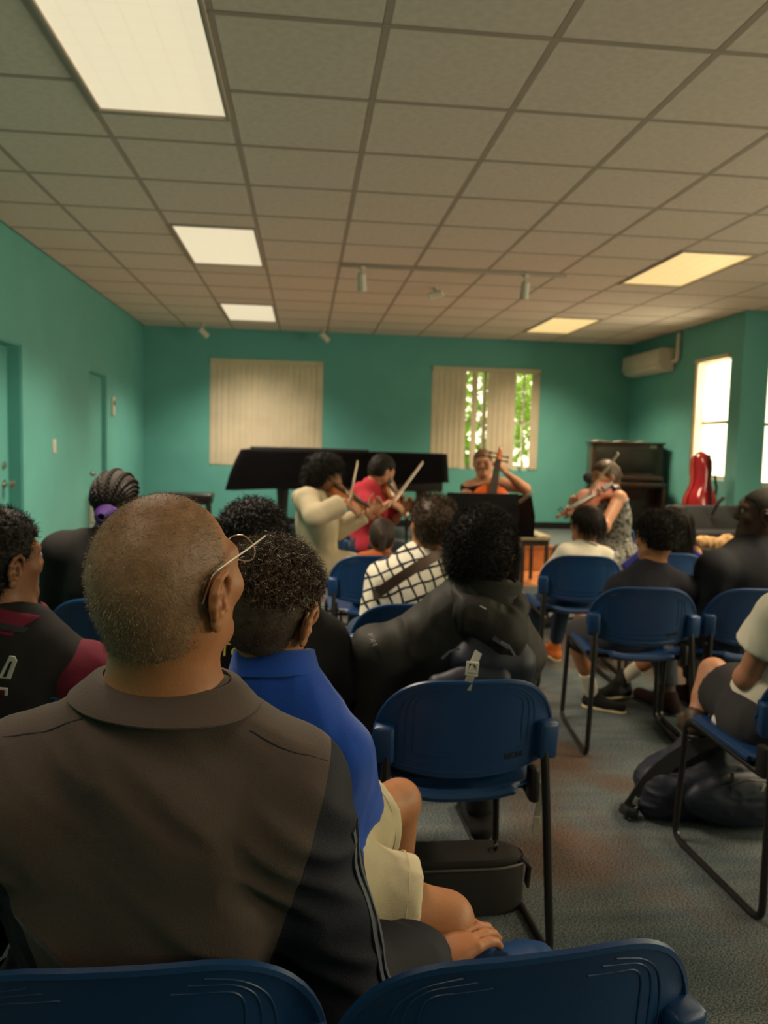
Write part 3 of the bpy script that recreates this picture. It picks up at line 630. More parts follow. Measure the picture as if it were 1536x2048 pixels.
def person(label, pel, neck, head, tyaw, hyaw=None, hpitch=0, hroll=0, s=1., skin=None, vox=.006, girth=1., sw=1., over={}, hands={}, ears=1, wide=1., hs=None, group=None, eyes=True, seat_feet=0., cat='person', bare=False, dep=1.):
    J = Person(); pel, neck, head = Vector(pel), Vector(neck), Vector(head); ty = R(tyaw); J.s = s; J.hs = hs or s; J.girth = girth; J.dep = dep
    f = V3(-math.sin(ty), math.cos(ty), 0); r = V3(math.cos(ty), math.sin(ty), 0); up = (neck-pel).normalized(); fw = (f-up*f.dot(up)).normalized()
    J.f, J.r, J.up, J.fw, J.pel, J.neck, J.head, J.tyaw = f, r, up, fw, pel, neck, head, ty; P = {}
    for k, q in (('R', 1), ('L', -1)):
        P['sh'+k] = neck-up*.050*s+r*q*.165*s*sw; P['hip'+k] = pel+r*q*.085*s*girth-V3(0, 0, .01)
        P['kn'+k] = V3(*(P['hip'+k]+f*.42*s+r*q*.05*s)[:2], seat_feet+.50*s); P['an'+k] = V3(*(P['kn'+k]-f*.02*s)[:2], seat_feet+.075*s)
        P['el'+k] = P['sh'+k]+(r*q*.055+f*.05-up*.27)*s; P['wr'+k] = P['el'+k]+(f*.20-r*q*.09+V3(0, 0, .0))*s
    P.update({k: Vector(v) for k, v in over.items()})
    for k in 'RL':
        if 'toe'+k not in P: P['toe'+k] = V3(*(P['an'+k]+f*.16*s)[:2], seat_feet+.035*s)
        P['heel'+k] = P['an'+k]-(P['toe'+k]-P['an'+k]).normalized()*.03*s; P['heel'+k].z = P['an'+k].z-.035*s if abs(P['an'+k].z-seat_feet) > .2 else seat_feet+.035*s
    J.P = P; J.base = Vector((pel.x, pel.y, seat_feet)); J.vox = vox
    hy = R(hyaw if hyaw is not None else tyaw); J.Rm, J.H = head_frame(head, hy, R(hpitch), R(hroll), J.hs)
    O = torso_ops(J, 0)
    O.append(('+', cap(neck-up*.03*s, J.H(0, -.022, -.055), .066*s*min(girth, 1.15), .053*s*min(girth, 1.15)), .03*s))
    hp, hk = [], []
    for k in 'RL':
        O += arm_ops(J, k, 0); O += leg_ops(J, k, 0)
        h = hands.get(k, {}); wr, el = P['wr'+k], P['el'+k]; d = Vector(h.get('d', (wr-el))).normalized(); n = Vector(h.get('n', (0, 0, 1)))
        fo = finger_ops(wr, d, n, 1 if k == 'R' else -1, s, h.get('curl', .35), h.get('spread', .1), h.get('thumb', .6))
        if h.get('fine'): hp.append([('+', cap(el+(wr-el)*.75, wr, .029*s, .0245*s), 0)]+fo); hk.append(k)
        else: O += fo
        O.append(('+', cap(P['an'+k], P['heel'+k], .036*s, .034*s), .02)); O.append(('+', cap(P['heel'+k], P['toe'+k], .034*s, .026*s, (0, 0, 1), .8), .02))
    HO = head_ops(head, J.Rm, J.H, J.hs, ears == 1, wide)
    parts = []
    V, Fq = nets(HO+O, vox*(1.22 if vox < .0055 else 1.3 if vox < .0065 else 1.5)); parts.append((relax(V, Fq, 1, .5), Fq))
    if ears == 2:
        for x in (-1, 1): parts.append(ear_mesh(J.H, J.Rm, x, J.hs, wide, .0018, 1.14))
    for o in hp: V, Fq = nets(o, .0032); parts.append((relax(V, Fq, 1, .4), Fq))
    V, Fq = join(parts); J.skin = skin
    o = link('person', npmesh('person', V-np.array(J.base), Fq), skin, None, J.base); tag(o, label, cat, group); J.o = o; o['kind'] = 'thing'
    if eyes:
        for x in (-1, 1):
            e = MB().ball(J.H(x*.031, .0815, .004)-J.base, .0125*J.hs, 14, J.Rm).build('eye', EYEW, o); MB().lathe([(.0055*J.hs, .0108*J.hs), (.0035*J.hs, .0122*J.hs), (.0005, .0126*J.hs)], 12, J.H(x*.031, .0815, .004)-J.base, J.Rm@V3(0, 1, 0)).build('iris', IRIS, e)
    return J
def torso_ops(J, i, lo=0.):
    s, g, pel, neck, up, fw, P = J.s, J.girth, J.pel, J.neck, J.up, J.fw, J.P; L = (neck-pel); O = []
    ch = pel+L*.60+fw*.005*s; uc = pel+L*.80; k = .045*s; d = J.dep
    O.append(('+', cap(pel-up*.03*s, ch, .137*s*g+i, .152*s*g+i, fw, .76*d), k)); O.append(('+', cap(ch, uc, .152*s*g+i, .118*s*g+i, fw, .70*d), k))
    O.append(('+', cap(P['hipR'], P['hipL'], .108*s*g+i), k))
    for q in 'RL':
        S_ = P['sh'+q]; m = neck+(S_-neck)*.35
        O.append(('+', cap(uc+(S_-uc)*.35-up*.03*s, S_, .085*s*g+i, .056*s+i, fw, .85), k)); O.append(('+', cap(neck+up*.005*s, S_+up*.004*s, .052*s+i, .046*s+i), k))
    return O
def arm_ops(J, q, i, t0=0., t1=2., r1=None, k=None):
    """arm from shoulder (0) over elbow (1) to wrist (2); i inflates"""
    P, s = J.P, J.s; S_, E, W = P['sh'+q], P['el'+q], P['wr'+q]; k = k or .025*s; O = []
    at = lambda t: S_+(E-S_)*t if t <= 1 else E+(W-E)*(t-1)
    if t1 <= 1:
        e = at(t1); O.append(('+', cap(S_, e, .053*s*min(J.girth, 1.2)+i, (r1 or .045*s)+i, cut=(e, E-S_)), k))
    else:
        O.append(('+', cap(S_, E, .053*s*min(J.girth, 1.2)+i, .041*s+i), k)); e = at(t1); O.append(('+', cap(E, e, .042*s+i, (r1 or (.042-.018*(t1-1))*s)+i, cut=(e, W-E)), k))
        if t1 == 2 and not i: O.append(('+', cap(E, E+(W-E)*.45, .040*s, .037*s), k))
    return O
def leg_ops(J, q, i, t1=2., r1=None, k=None):
    P, s = J.P, J.s; Hp, K, A = P['hip'+q], P['kn'+q], P['an'+q]; k = k or .03*s; g = min(J.girth, 1.25); O = []
    if t1 <= 1:
        e = Hp+(K-Hp)*t1; O.append(('+', cap(Hp, e, .092*s*g+i, (r1 or (.092-.03*t1)*s*g)+i, cut=(e, K-Hp)), k))
    else:
        O.append(('+', cap(Hp, K, .092*s*g+i, .058*s+i), k)); e = K+(A-K)*(t1-1); O.append(('+', cap(K, e, .057*s+i, (r1 or (.057-.02*(t1-1))*s)+i, cut=(e, A-K) if i else None), k))
        if not i: O.append(('+', cap(K+(A-K)*.2, K+(A-K)*.5, .046*s, .046*s), k))
    return O
def folds(V, N, amp, f=9., stretch=(1, 1, .35), seed=3, mask=None):
    q = V*np.array(stretch, np.float32); a = 1-np.abs(vnoise(q, f, seed))*1.6; b = 1-np.abs(vnoise(q, f*2.1, seed+5))*1.6; h = (a*.7+b*.3)*amp
    if mask is not None: h = h*mask
    return (V+N*h[:, None]).astype(np.float32)
def garment(J, name, ops, mat, vox=None, amp=.004, f=9., stretch=(1, 1, .4), seed=3, parent=None, dirm=None, label=None, mask=None):
    V, Fq = nets(ops, (vox or J.vox)*(1.25 if (vox or J.vox) < .0055 else 1.5)); V = relax(V, Fq, 1, .5)
    if amp:
        N = vnormals(V, Fq); q = V@np.array(dirm, np.float32) if dirm is not None else V
        q = q*np.array(stretch, np.float32); a = 1-np.abs(vnoise(q, f, seed))*1.7; b = 1-np.abs(vnoise(q, f*2.3, seed+5))*1.7; h = (a*.72+b*.28)*amp
        if mask is not None: h = h*mask(V)
        V = (V+N*h[:, None]).astype(np.float32)
    J.gV, J.gF, J.gN = V, Fq, vnormals(V, Fq)
    o = link(name, npmesh(name, V-np.array(J.base), Fq), mat, parent or J.o)
    if label: o['label'] = label
    return o
def near(J, p, k=14, lift=.0):
    """the point on the person's latest garment closest to p, and its normal"""
    d = ((J.gV-A3(p))**2).sum(1); i = np.argpartition(d, k)[:k]; n = J.gN[i].mean(0); n /= np.linalg.norm(n); return Vector(J.gV[i].mean(0)+n*lift), Vector(n)
def seam(J, pts, mat, r=.0016, name='seam', lift=.0):
    P = []
    for a, b in zip(pts, pts[1:]): P += [Vector(a).lerp(Vector(b), i/8) for i in range(8)]
    Q = [near(J, p, 14, lift)[0] for p in P+[Vector(pts[-1])]]; Q = [Q[0]]+[(a+b*2+c)/4 for a, b, c in zip(Q, Q[1:], Q[2:])]+[Q[-1]]
    return MB().tube([q-J.base for q in Q], r, 6).build(name, mat, J.o)
def top(J, mat, sleeve=.62, i=.012, sl_i=.014, r1=None, hem=-.10, name='shirt', neckcut=.0, **kw):
    """a shirt: torso plus sleeves down to the given arm parameter, open at the hem and neck"""
    O = torso_ops(J, i*1.)
    for q in 'RL':
        if sleeve: O += arm_ops(J, q, sl_i, 0, sleeve, r1)
    hp = J.pel+J.up*hem*J.s; n = A3(-J.up); big = (J.pel-V3(2, 2, 2), J.pel+V3(2, 2, 2))
    O.append(('&', (A3(big[0]), A3(big[1]), lambda P: (P-A3(hp))@n), 0))
    nk = J.neck+J.up*(.045+neckcut)*J.s; fu = A3((J.up-J.fw*-.35).normalized())
    O.append(('&', (A3(big[0]), A3(big[1]), lambda P: (P-A3(nk))@fu), 0))
    return garment(J, name, O, mat, **kw)
def bottoms(J, mat, t1=1.9, i=.012, r1=None, name='trousers', **kw):
    O = [('+', cap(J.P['hipR'], J.P['hipL'], .112*J.s*J.girth+i), .04), ('+', cap(J.pel-J.up*.02*J.s, J.pel+J.up*.07*J.s, .138*J.s*J.girth+i, .135*J.s*J.girth+i, J.fw, .80), .04)]
    for q in 'RL': O += leg_ops(J, q, i, t1, r1)
    return garment(J, name, O, mat, **kw)
def shoes(J, mat, sole, s=None, sock=None, lens=1.):
    s = s or J.s; P = J.P
    for q in 'RL':
        A, h, t = P['an'+q], P['heel'+q], P['toe'+q]; d = (t-h).normalized(); un = (A-h); un = (un-d*un.dot(d)); un = un.normalized() if un.length > 1e-3 else V3(0, 0, 1)
        t2 = t+d*.05*s*lens; O = [('+', cap(h, t2, .041*s, .036*s, un, .85), .01), ('+', cap(h+un*.01*s, A+un*.005*s, .04*s, .043*s), .02), ('+', cap(A, h+(t-h)*.75, .036*s, .03*s), .03)]
        O.append(('&', (A3(A-V3(1, 1, 1)), A3(A+V3(1, 1, 1)), lambda P_, c=A3(h-un*.028*s), n=A3(-un): (P_-c)@n), 0))
        o = garment(J, 'shoe', O, mat, .005, 0)
        V, Fq = nets([('+', cap(h-un*.032*s, t2-un*.030*s, .046*s, .042*s, un, .32), 0)], .005); link('sole', npmesh('sole', V-np.array(J.base), Fq), sole, o)
        if sock:
            K = P['kn'+q]; e = A+(K-A)*.38; garment(J, 'sock', [('+', cap(A-un*.02*s, e, .043*s, .050*s, cut=(e, K-A)), 0)], sock, .005, .0015, 30.)
def collar(J, mat, r0=.068, r1=.088, h0=.050, h1=.005, gap=.45, tilt=.25, name='collar', th=.004, back=0., n=40):
    """fold-over collar round the neck with a gap in front"""
    s, c = J.s, J.neck; G = [[], [], [], [], []]; upv = (J.up-J.fw*-tilt).normalized(); fx = (J.fw-upv*J.fw.dot(upv)).normalized(); rx = fx.cross(upv)
    for k in range(n+1):
        a = gap+(2*math.pi-2*gap)*k/n; d = fx*math.cos(a)+rx*math.sin(a); bk = -math.cos(a)*.5+.5
        for row, (rr, hh) in zip(G, ((r0*1.0, h1-.012), (r0*.98, (h0+h1)/2), (r0*1.01, h0), (r0*1.07+.004, h0-.003), (r1, h1+.006*(1-bk)-.012*(abs(k/n-.5)*2)**6))):
            row.append(c+d*(rr*(1-.05*math.cos(2*a))*s)+upv*(hh+back*bk)*s-J.base)
    return MB().sheet(G, th).build(name, mat, J.o, sharp=1.2)
def hairline(y, front=.078, fz=.058, nape=-.075, temple=.012, side=-.02):
    return np.interp(y, [-.2, -.06, -.035, -.018, -.004, .012, .03, .045, front, front+.006], [nape, nape, nape+.008, side-.03, side+.03, temple-.005, temple+.0, temple+.035, fz, fz+.3])
def hair_shell(J, t, mat, vox=.005, amp=0., f=60., extra=(), line=hairline, wide=1., name='hair', grow=(1, 1, 1), noise2=0., zup=0.):
    q = np.array(J.Rm); s = J.hs; O = [('+', ell(J.H(0, -.014, .028+zup), [(.077*wide*s+t)*grow[0], (.098*s+t)*grow[1], (.088*s+t)*grow[2]], q), 0), ('+', ell(J.H(0, .022, -.030), [.063*wide*s+t*.8, .068*s+t*.5, .083*s+t*.5], q), .03), ('+', ell(J.H(0, -.045, -.01), [(.064*wide*s+t), .06*s+t, .07*s+t], q), .03), ('+', cap(J.neck-J.up*.03*J.s, J.H(0, -.022, -.055), .066*J.s*min(J.girth, 1.15)+t*.5, .053*J.s*min(J.girth, 1.15)+t), .03*J.s)]+list(extra)
    hc = A3(J.head); big = (A3(J.head-V3(1, 1, 1)), A3(J.head+V3(1, 1, 1)))
    def cutf(P):
        L = (P-hc)@q/s; return (line(L[..., 1])-L[..., 2])*s*.7
    O.append(('&', (*big, cutf), 0)); V, Fq = nets(O, vox*(1.15 if J.vox < .0065 else 1.4)); V = relax(V, Fq, 1); N = vnormals(V, Fq)
    if amp:
        h = (1-np.abs(vnoise(V, f, 2))*2)*amp
        if noise2: h = h+vnoise(V, f*2.7, 9)*noise2
        V = (V+N*h[:, None]).astype(np.float32)
    o = link(name, npmesh(name, V-np.array(J.base), Fq), mat, J.o); J.hairV, J.hairN = V, vnormals(V, Fq); return o
def add_strands(J, mat, n, name='hair_strands', sel=None, par=None, **kw):
    V, N = J.hairV, J.hairN
    L = (V-A3(J.head))@np.array(J.Rm)/J.hs; out = (N*(V-A3(J.head))).sum(1) > 0
    m = out if sel is None else out & sel(L)
    VV, Fq = strands(V[m], N[m], n, **kw); o = link(name, npmesh(name, VV-np.array(J.base), Fq), mat, par or J.o); o['kind'] = 'stuff'; return o
SK_TAN = skin_mat('tan_skin', (.36, .145, .062)); SK_LIGHT = skin_mat('light_skin', (.46, .215, .12)); SK_BROWN = skin_mat('brown_skin', (.20, .085, .042)); SK_DARK = skin_mat('dark_skin', (.085, .040, .024)); SK_DEEP = skin_mat('deep_skin', (.060, .032, .022)); SK_OLIVE = skin_mat('olive_skin', (.38, .165, .075))
def cloth(name, col, **kw):
    kw = dict(dict(rough=.9, var=.08, vs=4, bump=.25, bs=420, spec=.2), **kw); return M(name, col, kw.pop('rough'), kw.pop('var'), kw.pop('vs'), **kw)
POLO = cloth('brown_black_pique', (.070, .046, .037), sheen=.15, rough=.75); SLEEVE = cloth('blue_black_sleeve', (.018, .018, .026), rough=.7); STRIPE = cloth('grey_stripe', (.10, .11, .13), rough=.5)
ROYAL = cloth('royal_blue_knit', (.010, .060, .36), sheen=.2); KHAKI = cloth('khaki_twill', (.50, .43, .29)); BTEE = cloth('black_tee', (.012, .011, .011)); NTEE = cloth('navy_tee', (.018, .018, .026)); WTEE = cloth('white_tee', (.76, .70, .58)); MAROON = cloth('maroon_knit', (.10, .009, .022)); RED = cloth('red_knit', (.42, .03, .05)); GREENC = cloth('dark_green_rib', (.05, .06, .03))
CREAMC = cloth('cream_fleece', (.52, .43, .29)); GREYC = cloth('grey_shorts', (.045, .042, .045)); SUIT = cloth('suit_wool', (.013, .014, .019), rough=.8); DENIM = cloth('dark_denim', (.03, .045, .075)); JACKET = M('jacket_nylon', (.020, .018, .015), .68, .12, 5, .15, 120, spec=.25); BPACK = M('navy_nylon', (.010, .013, .026), .5, .15, 6, .2, 500, spec=.4)
CHECK = grid_cloth('grid_check_cloth', (.60, .56, .45), (.012, .013, .022), 21., .20); PRINT = M('black_white_print', (.012, .012, .014), .9, .1, 38, col2=(.34, .32, .28)); LEATHER = M('brown_leather', (.06, .034, .022), .5, .15, 12, .2, 90); SOLEW = M('cream_rubber', (.62, .50, .27), .7, .06); SHOEB = cloth('black_shoe', (.014, .013, .013)); SHOER = cloth('red_brown_shoe', (.020, .007, .006)); ORANGE = cloth('orange_shoe', (.50, .13, .03)); SOCKW = cloth('white_sock', (.55, .50, .40)); YELLOW = M('yellow_print', (.62, .50, .08), .7, .05); PALE = M('pale_print', (.55, .50, .42), .7, .05); PURPLE = M('purple_velvet', (.050, .012, .14), .7, .2, 30, .3, 120); SILVER = M('silver_metal', (.75, .70, .6), .2, .03, metal=1)

# --- bald man in the brown-black polo, nearest
A = person('bald man with grey stubble and glasses, brown-black polo, seen from behind at front left', (-.20, 1.095, .56), (-0.174, 1.010, 1.026), (-0.163, 0.985, 1.208), -6, -35, 9, 3, 1.04, SK_TAN, .0045, 1.10, 1.0, hs=.925, ears=2, wide=1.0,
    over={'shR': (-0.025, 1.000, 0.913), 'shL': (-0.329, 0.990, 0.943), 'elR': (0.070, 1.070, 0.595), 'wrR': (0.228, 1.260, 0.498), 'elL': (-0.570, 1.160, 0.656), 'knR': (.10, 1.46, .52), 'knL': (-.38, 1.47, .52), 'anR': (.10, 1.50, .08), 'anL': (-.40, 1.52, .08)},
    hands={'R': dict(d=(.72, .50, .16), n=(-.25, -.15, 1), curl=.34, spread=.05, fine=1, thumb=.5)})
lowmask = lambda V: np.clip((1.10-V[:, 2])/.20, .08, 1)
ca = math.radians(-40); DR = np.array([[math.cos(ca), 0, math.sin(ca)], [0, 1, 0], [-math.sin(ca), 0, math.cos(ca)]]).T
O = torso_ops(A, .013)
for q in 'RL': O += arm_ops(A, q, .019, 0, 1.72, .040)
nk = A.neck+V3(0, 0, .05); O.append(('&', (A3(A.pel-V3(2, 2, 2)), A3(A.pel+V3(2, 2, 2)), lambda P: (P-A3(nk))@A3((0, .25, .97))), 0)); O.append(('&', (A3(A.pel-V3(2, 2, 2)), A3(A.pel+V3(2, 2, 2)), lambda P: -(P-A3(A.pel-V3(0, 0, .1)))[..., 2]), 0))
whole = garment(A, 'shirt', O, POLO, .005, .034, 6.5, (.45, .7, 1.9), 11, dirm=DR, mask=lowmask)
def carve(o, p0, n, name, mat):
    """cut the cloth along a seam plane; the side beyond it becomes a part of its own"""
    bm = bmesh.new(); bm.from_mesh(o.data); p0 = Vector(p0)-A.base; n = Vector(n)
    bmesh.ops.bisect_plane(bm, geom=bm.verts[:]+bm.edges[:]+bm.faces[:], plane_co=p0, plane_no=n, dist=1e-6)
    far = [f for f in bm.faces if (f.calc_center_median()-p0).dot(n) > 0]; b2 = bm.copy(); idx = {f.index for f in far}; b2.faces.ensure_lookup_table()
    bmesh.ops.delete(bm, geom=far, context='FACES'); bmesh.ops.delete(b2, geom=[f for f in b2.faces if (f.calc_center_median()-p0).dot(n) <= 0], context='FACES')
    me = bpy.data.meshes.new(name); b2.to_mesh(me); me.materials.append(mat); bm.to_mesh(o.data); bm.free(); b2.free(); return link(name, me, None, A.o)
for q, sg in (('R', 1), ('L', -1)):
    p0 = A.P['sh'+q]+A.r*sg*.043; carve(whole, p0, (sg*.965, 0, -.26), 'sleeve', SLEEVE)
    Sh, El = A.P['sh'+q], A.P['el'+q]; Wr = A.P['wr'+q]; ou = V3(.95*sg, -.42, .25)
    for k in (-1, 1):
        pts, ns = [], []
        for i in range(17):
            t = .10+.95*i/16; c = Sh+(El-Sh)*min(t, 1)+(Wr-El)*max(0, t-1); ax = (El-Sh).normalized(); n = (ou-ax*ou.dot(ax)).normalized(); b = ax.cross(n); a = k*.12
            d = n*math.cos(a)+b*math.sin(a); pp, nn = near(A, c+d*.085, 16, .0014); pts.append(pp-A.base); ns.append(nn)
        pts = [pts[0]]+[(a+b*2+c)/4 for a, b, c in zip(pts, pts[1:], pts[2:])]+[pts[-1]]
        MB().ribbon(pts, ns, .0085, .0012).build('stripe', STRIPE, A.o)
seam(A, [(-0.049, 0.930, 1.048), (-0.013, 0.930, 1.023), (0.025, 0.960, 0.976)], SLEEVE, .0014, 'shoulder_seam', -.0004); seam(A, [(-0.263, 0.930, 1.062), (-0.308, 0.930, 1.051), (-0.366, 0.950, 1.020)], SLEEVE, .0014, 'shoulder_seam', -.0004)
collar(A, POLO, .075, .108, .050, .020, .5, .20, th=.006)
TROU = cloth('black_trousers', (.015, .015, .017)); bottoms(A, TROU, 1.85, vox=.008); shoes(A, SHOEB, BLACKP)
def bald_line(y): return np.interp(y, [-.2, -.06, -.03, -.012, .004, .02, .030, .038, .06, .10], [-.082, -.082, -.075, -.045, .01, .01, .02, .3, .4, .4])
hair_shell(A, .0012, M('grey_stubble_scalp', (.19, .095, .048), .5, .30, 55, .3, 300, col2=(.25, .14, .075)), .004, .0004, 300., line=bald_line)
add_strands(A, GREYHAIR, 13000, name='stubble', length=.0042, rad=.00028, K=2, jit=.45, seed=5, comb=lambda P, N: np.tile(np.array([.3, -.2, -.5]), (len(P), 1)))
gl = thing('eyeglasses', 'thin wire eyeglasses worn by the bald man in brown-black polo', 'glasses', A.H(0, .10, .006)); gb = gl.location.copy(); GQ = lambda x, y, z: A.H(x, y, z)-gb
for x in (-1, 1):
    MB().tube(fillet([GQ(x*.082, -.030, -.010), GQ(x*.086, -.012, .026), GQ(x*.079, .060, .034), GQ(x*.074, .112, .042)], .015), .0013, 6).build('temple', SILVER, gl)
    rim = [GQ(x*(.036+.027*math.cos(a)), .108-.006*abs(math.cos(a)), +.020+.019*math.sin(a)) for a in [2*math.pi*i/24 for i in range(24)]]
    MB().tube(rim, .0011, 6, True).build('rim', SILVER, gl); c = GQ(x*.036, .106, .020); MB().add(rim+[c], [(i, (i+1) % 24, 24) for i in range(24)]).build('lens', GLASS, gl)
    MB().tube([GQ(x*.063, .104, .030), GQ(x*.074, .112, .042)], .0016, 6).build('hinge', SILVER, gl)
MB().tube(fillet([GQ(-.011, .107, .023), GQ(0, .112, .029), GQ(.011, .107, .023)], .006), .0011, 6).build('bridge', SILVER, gl)

# --- boy in bright blue polo on the man's knee
B = person('child in bright blue polo and khaki shorts with curly faded hair, beside the bald man', (0.003, 1.400, 0.591), (-0.050, 1.420, 0.955), (-0.054, 1.420, 1.090), -38, -34, 4, 13, .80, SK_OLIVE, .0045, 1.05, 1.12, hs=.95, ears=2,
    over={'shR': (0.064, 1.370, 0.824), 'shL': (-0.145, 1.520, 0.838), 'elR': (0.085, 1.420, 0.670), 'wrR': (0.095, 1.540, 0.515), 'hipR': (0.058, 1.360, 0.570), 'hipL': (0.003, 1.500, 0.581), 'knR': (0.272, 1.360, 0.514), 'knL': (0.225, 1.720, 0.573), 'anR': (0.277, 1.460, 0.200), 'anL': (0.208, 1.720, 0.242)})
top(B, ROYAL, .80, .012, .020, .052, hem=-.06, vox=.0045, amp=.007, f=10., stretch=(1, 1, .5), seed=21)
collar(B, ROYAL, .078, .100, .060, .006, .5, .2, th=.006)
bottoms(B, KHAKI, .64, .018, .078, name='shorts', vox=.0045, amp=.006, f=12., seed=8); 
for q, t in (('R', .635), ('L', .635)):
    Hp, K = B.P['hip'+q], B.P['kn'+q]; c = Hp+(K-Hp)*t; d = (K-Hp).normalized(); u = d.orthogonal().normalized(); w = d.cross(u)
    MB().tube([c-d*.022+(u*math.cos(a)+w*math.sin(a))*(.0995)-B.base for a in [2*math.pi*i/32 for i in range(32)]], .0014, 5, True).build('hem_stitch', KHAKI, B.o)
shoes(B, SHOEB, BLACKP, sock=SOCKW)
hair_shell(B, .004, M('faded_hair', (.036, .023, .015), .7, .3, 50, .3, 200, col2=(.070, .046, .030)), .004, .0006, 200.)
add_strands(B, CURLHAIR, 7000, name='short_hair', length=.0035, rad=.0003, K=2, jit=.6, seed=6, sel=lambda L: L[:, 2] < .085)
add_strands(B, CURLHAIR, 4200, name='curls', length=.021, rad=.0012, K=10, curl=1.7, cr=.0042, jit=.55, seed=7, sel=lambda L: L[:, 2]+.035*np.random.default_rng(3).random(len(L)) > .055-.12*L[:, 1])

# --- left: person in black and maroon polo
C = person('young person in black polo with maroon sleeves and a stud earring, at left edge', (-.82, 2.06, .55), (-0.718, 1.960, 0.929), (-0.733, 1.970, 1.082), -18, -42, 2, 4, 1.0, SK_BROWN, .006, 1.15, 1.15, hs=1.0, ears=2,
    over={'shR': (-0.534, 1.970, 0.793), 'elR': (-0.479, 2.020, 0.544), 'wrR': (-0.533, 2.250, 0.405)})
O = torso_ops(C, .013); nk2 = C.neck+V3(0, 0, .045); O.append(('&', (A3(C.pel-V3(2, 2, 2)), A3(C.pel+V3(2, 2, 2)), lambda P: (P-A3(nk2))@A3((0, .25, .97))), 0)); O.append(('&', (A3(C.pel-V3(2, 2, 2)), A3(C.pel+V3(2, 2, 2)), lambda P: -(P-A3(C.pel-V3(0, 0, .1)))[..., 2]), 0))
garment(C, 'shirt', O, BTEE, .006, .006, 8., seed=31)
for q in 'RL': garment(C, 'sleeve', arm_ops(C, q, .026, 0, .85, .062), MAROON, .006, .006, 12., seed=32); garment(C, 'shoulder_panel', [('+', cap(C.P['sh'+q]+V3(0, .075, .022), C.P['sh'+q]+(C.P['el'+q]-C.P['sh'+q])*.8+V3(.012 if q == 'R' else -.012, .085, .02), .045, .040), 0)], RED, .006, .003, 14.)
collar(C, MAROON, .076, .098, .058, .008, .5, .2, th=.005); cl = collar(C, BLACK, .088, .100, .034, .020, .5, .2, name='collar_stripe', th=.004)
bp_ = Matrix.Translation(-C.base)
def on_back(J, x, z, lean=.0, off=.0):
    """point on the back of the torso in metres right of and below the neck"""
    return J.neck+J.r*x+J.up*z-J.fw*off
num = MB(); num.prism([(0, 0), (.035, .055), (.048, .055), (.052, .045), (.030, 0)], 0, .002, bp_@frame_mtx((-0.672, 1.800, 0.841), C.r, -C.fw)); num.build('number_outline', PALE, C.o)
MB().prism([(.012, .004), (.035, .043), (.041, .043), (.020, .004)], .0005, .003, bp_@frame_mtx((-0.672, 1.800, 0.841), C.r, -C.fw)).build('number_slot', BTEE, C.o)
MB().prism([(0, 0), (.022, 0), (.026, .018), (0, .018)], 0, .002, bp_@frame_mtx((-0.673, 1.800, 0.802), C.r, -C.fw)).build('letter_outline', PALE, C.o); MB().prism([(0, 0), (.016, 0), (.019, .013), (0, .013)], .0005, .003, bp_@frame_mtx((-0.673, 1.800, 0.802), C.r, -C.fw)).build('letter_fill', MAROON, C.o)
MB().ball(C.H(.087, -.010, -.042)-C.base, .0035, 10).build('stud_earring', SILVER, C.o)
bottoms(C, TROU, 1.85, vox=.009); shoes(C, SHOEB, BLACKP)
hair_shell(C, .010, DARKHAIR, .005, .005, 60., noise2=.002); add_strands(C, DARKHAIR, 5000, length=.014, rad=.0007, K=4, curl=1, cr=.002, jit=.6, seed=12)

# --- person with braids and a purple scrunchie
D = person('person in black tee with cornrow braids gathered in a purple scrunchie', (-.71, 3.17, .55), (-0.720, 3.140, 0.981), (-0.726, 3.160, 1.139), -4, -14, 0, 0, 1.05, SK_DARK, .007, 1.25, 1.2, hs=1.0)
top(D, BTEE, .75, .013, .018, .068, vox=.007, amp=.006, seed=41); bottoms(D, TROU, 1.85, vox=.009); shoes(D, SHOEB, BLACKP)
hair_shell(D, .003, M('parted_scalp', (.014, .009, .007), .85, .2, 30), .005)
bunp = D.H(.018, -.112, -.052); DL = (D.hairV-A3(D.head))@np.array(D.Rm)/D.hs-np.array([0, -.02, .02]); DR_ = np.linalg.norm(DL, axis=1); DU = DL/DR_[:, None]
for i in range(15):
    ph = R(-126+252*i/14); mb = MB(); P = []; S0 = V3(math.sin(ph), .62*math.cos(ph)+.12, .55*math.cos(ph)-.02); S1 = V3(1.25*math.sin(ph), -.35, 1.15*max(0, math.cos(ph*.72))-.05); S2 = V3(.16, -.95, -.50)
    for k in range(20):
        t = k/19; P.append(D.H(*((S0*(1-t)**2+S1*2*t*(1-t)+S2*t*t).normalized()*.1+V3(0, -.02, .02))))
    for k, p in enumerate(P):
        d = np.array(D.Rm.transposed()@(p-D.head))/D.hs-np.array([0, -.02, .02]); d = d/np.linalg.norm(d); rr = DR_[np.argmax(DU@d)]; P[k] = D.H(*(np.array([0, -.02, .02])+d*(rr+.0015)))
    for k in range(len(P)*2-2):
        p = P[k//2].lerp(P[min(k//2+1, len(P)-1)], (k % 2)*.5); q = (Vector(P[min(k//2+1, len(P)-1)])-P[k//2]).normalized() if k//2+1 < len(P) else V3(0, 0, -1); sd = D.Rm@V3(1, 0, 0)*.0026*(1 if k % 2 else -1)
        mb.ball(p+sd-D.base, (.0072, .0072, .0092), 6, V3(0, 0, 1).rotation_difference(q).to_matrix())
    mb.build('braid', DARKHAIR, D.o)
scr = MB()
for k in range(9):
    a = 2*math.pi*k/9; scr.ball(bunp+D.Rm@V3(.030*math.cos(a), 0, .028*math.sin(a))-D.base, (.019, .021, .019), 10)
scr.ball(bunp+D.Rm@V3(0, -.012, 0)-D.base, (.030, .024, .028), 12).build('scrunchie', PURPLE, D.o)
tw = MB()
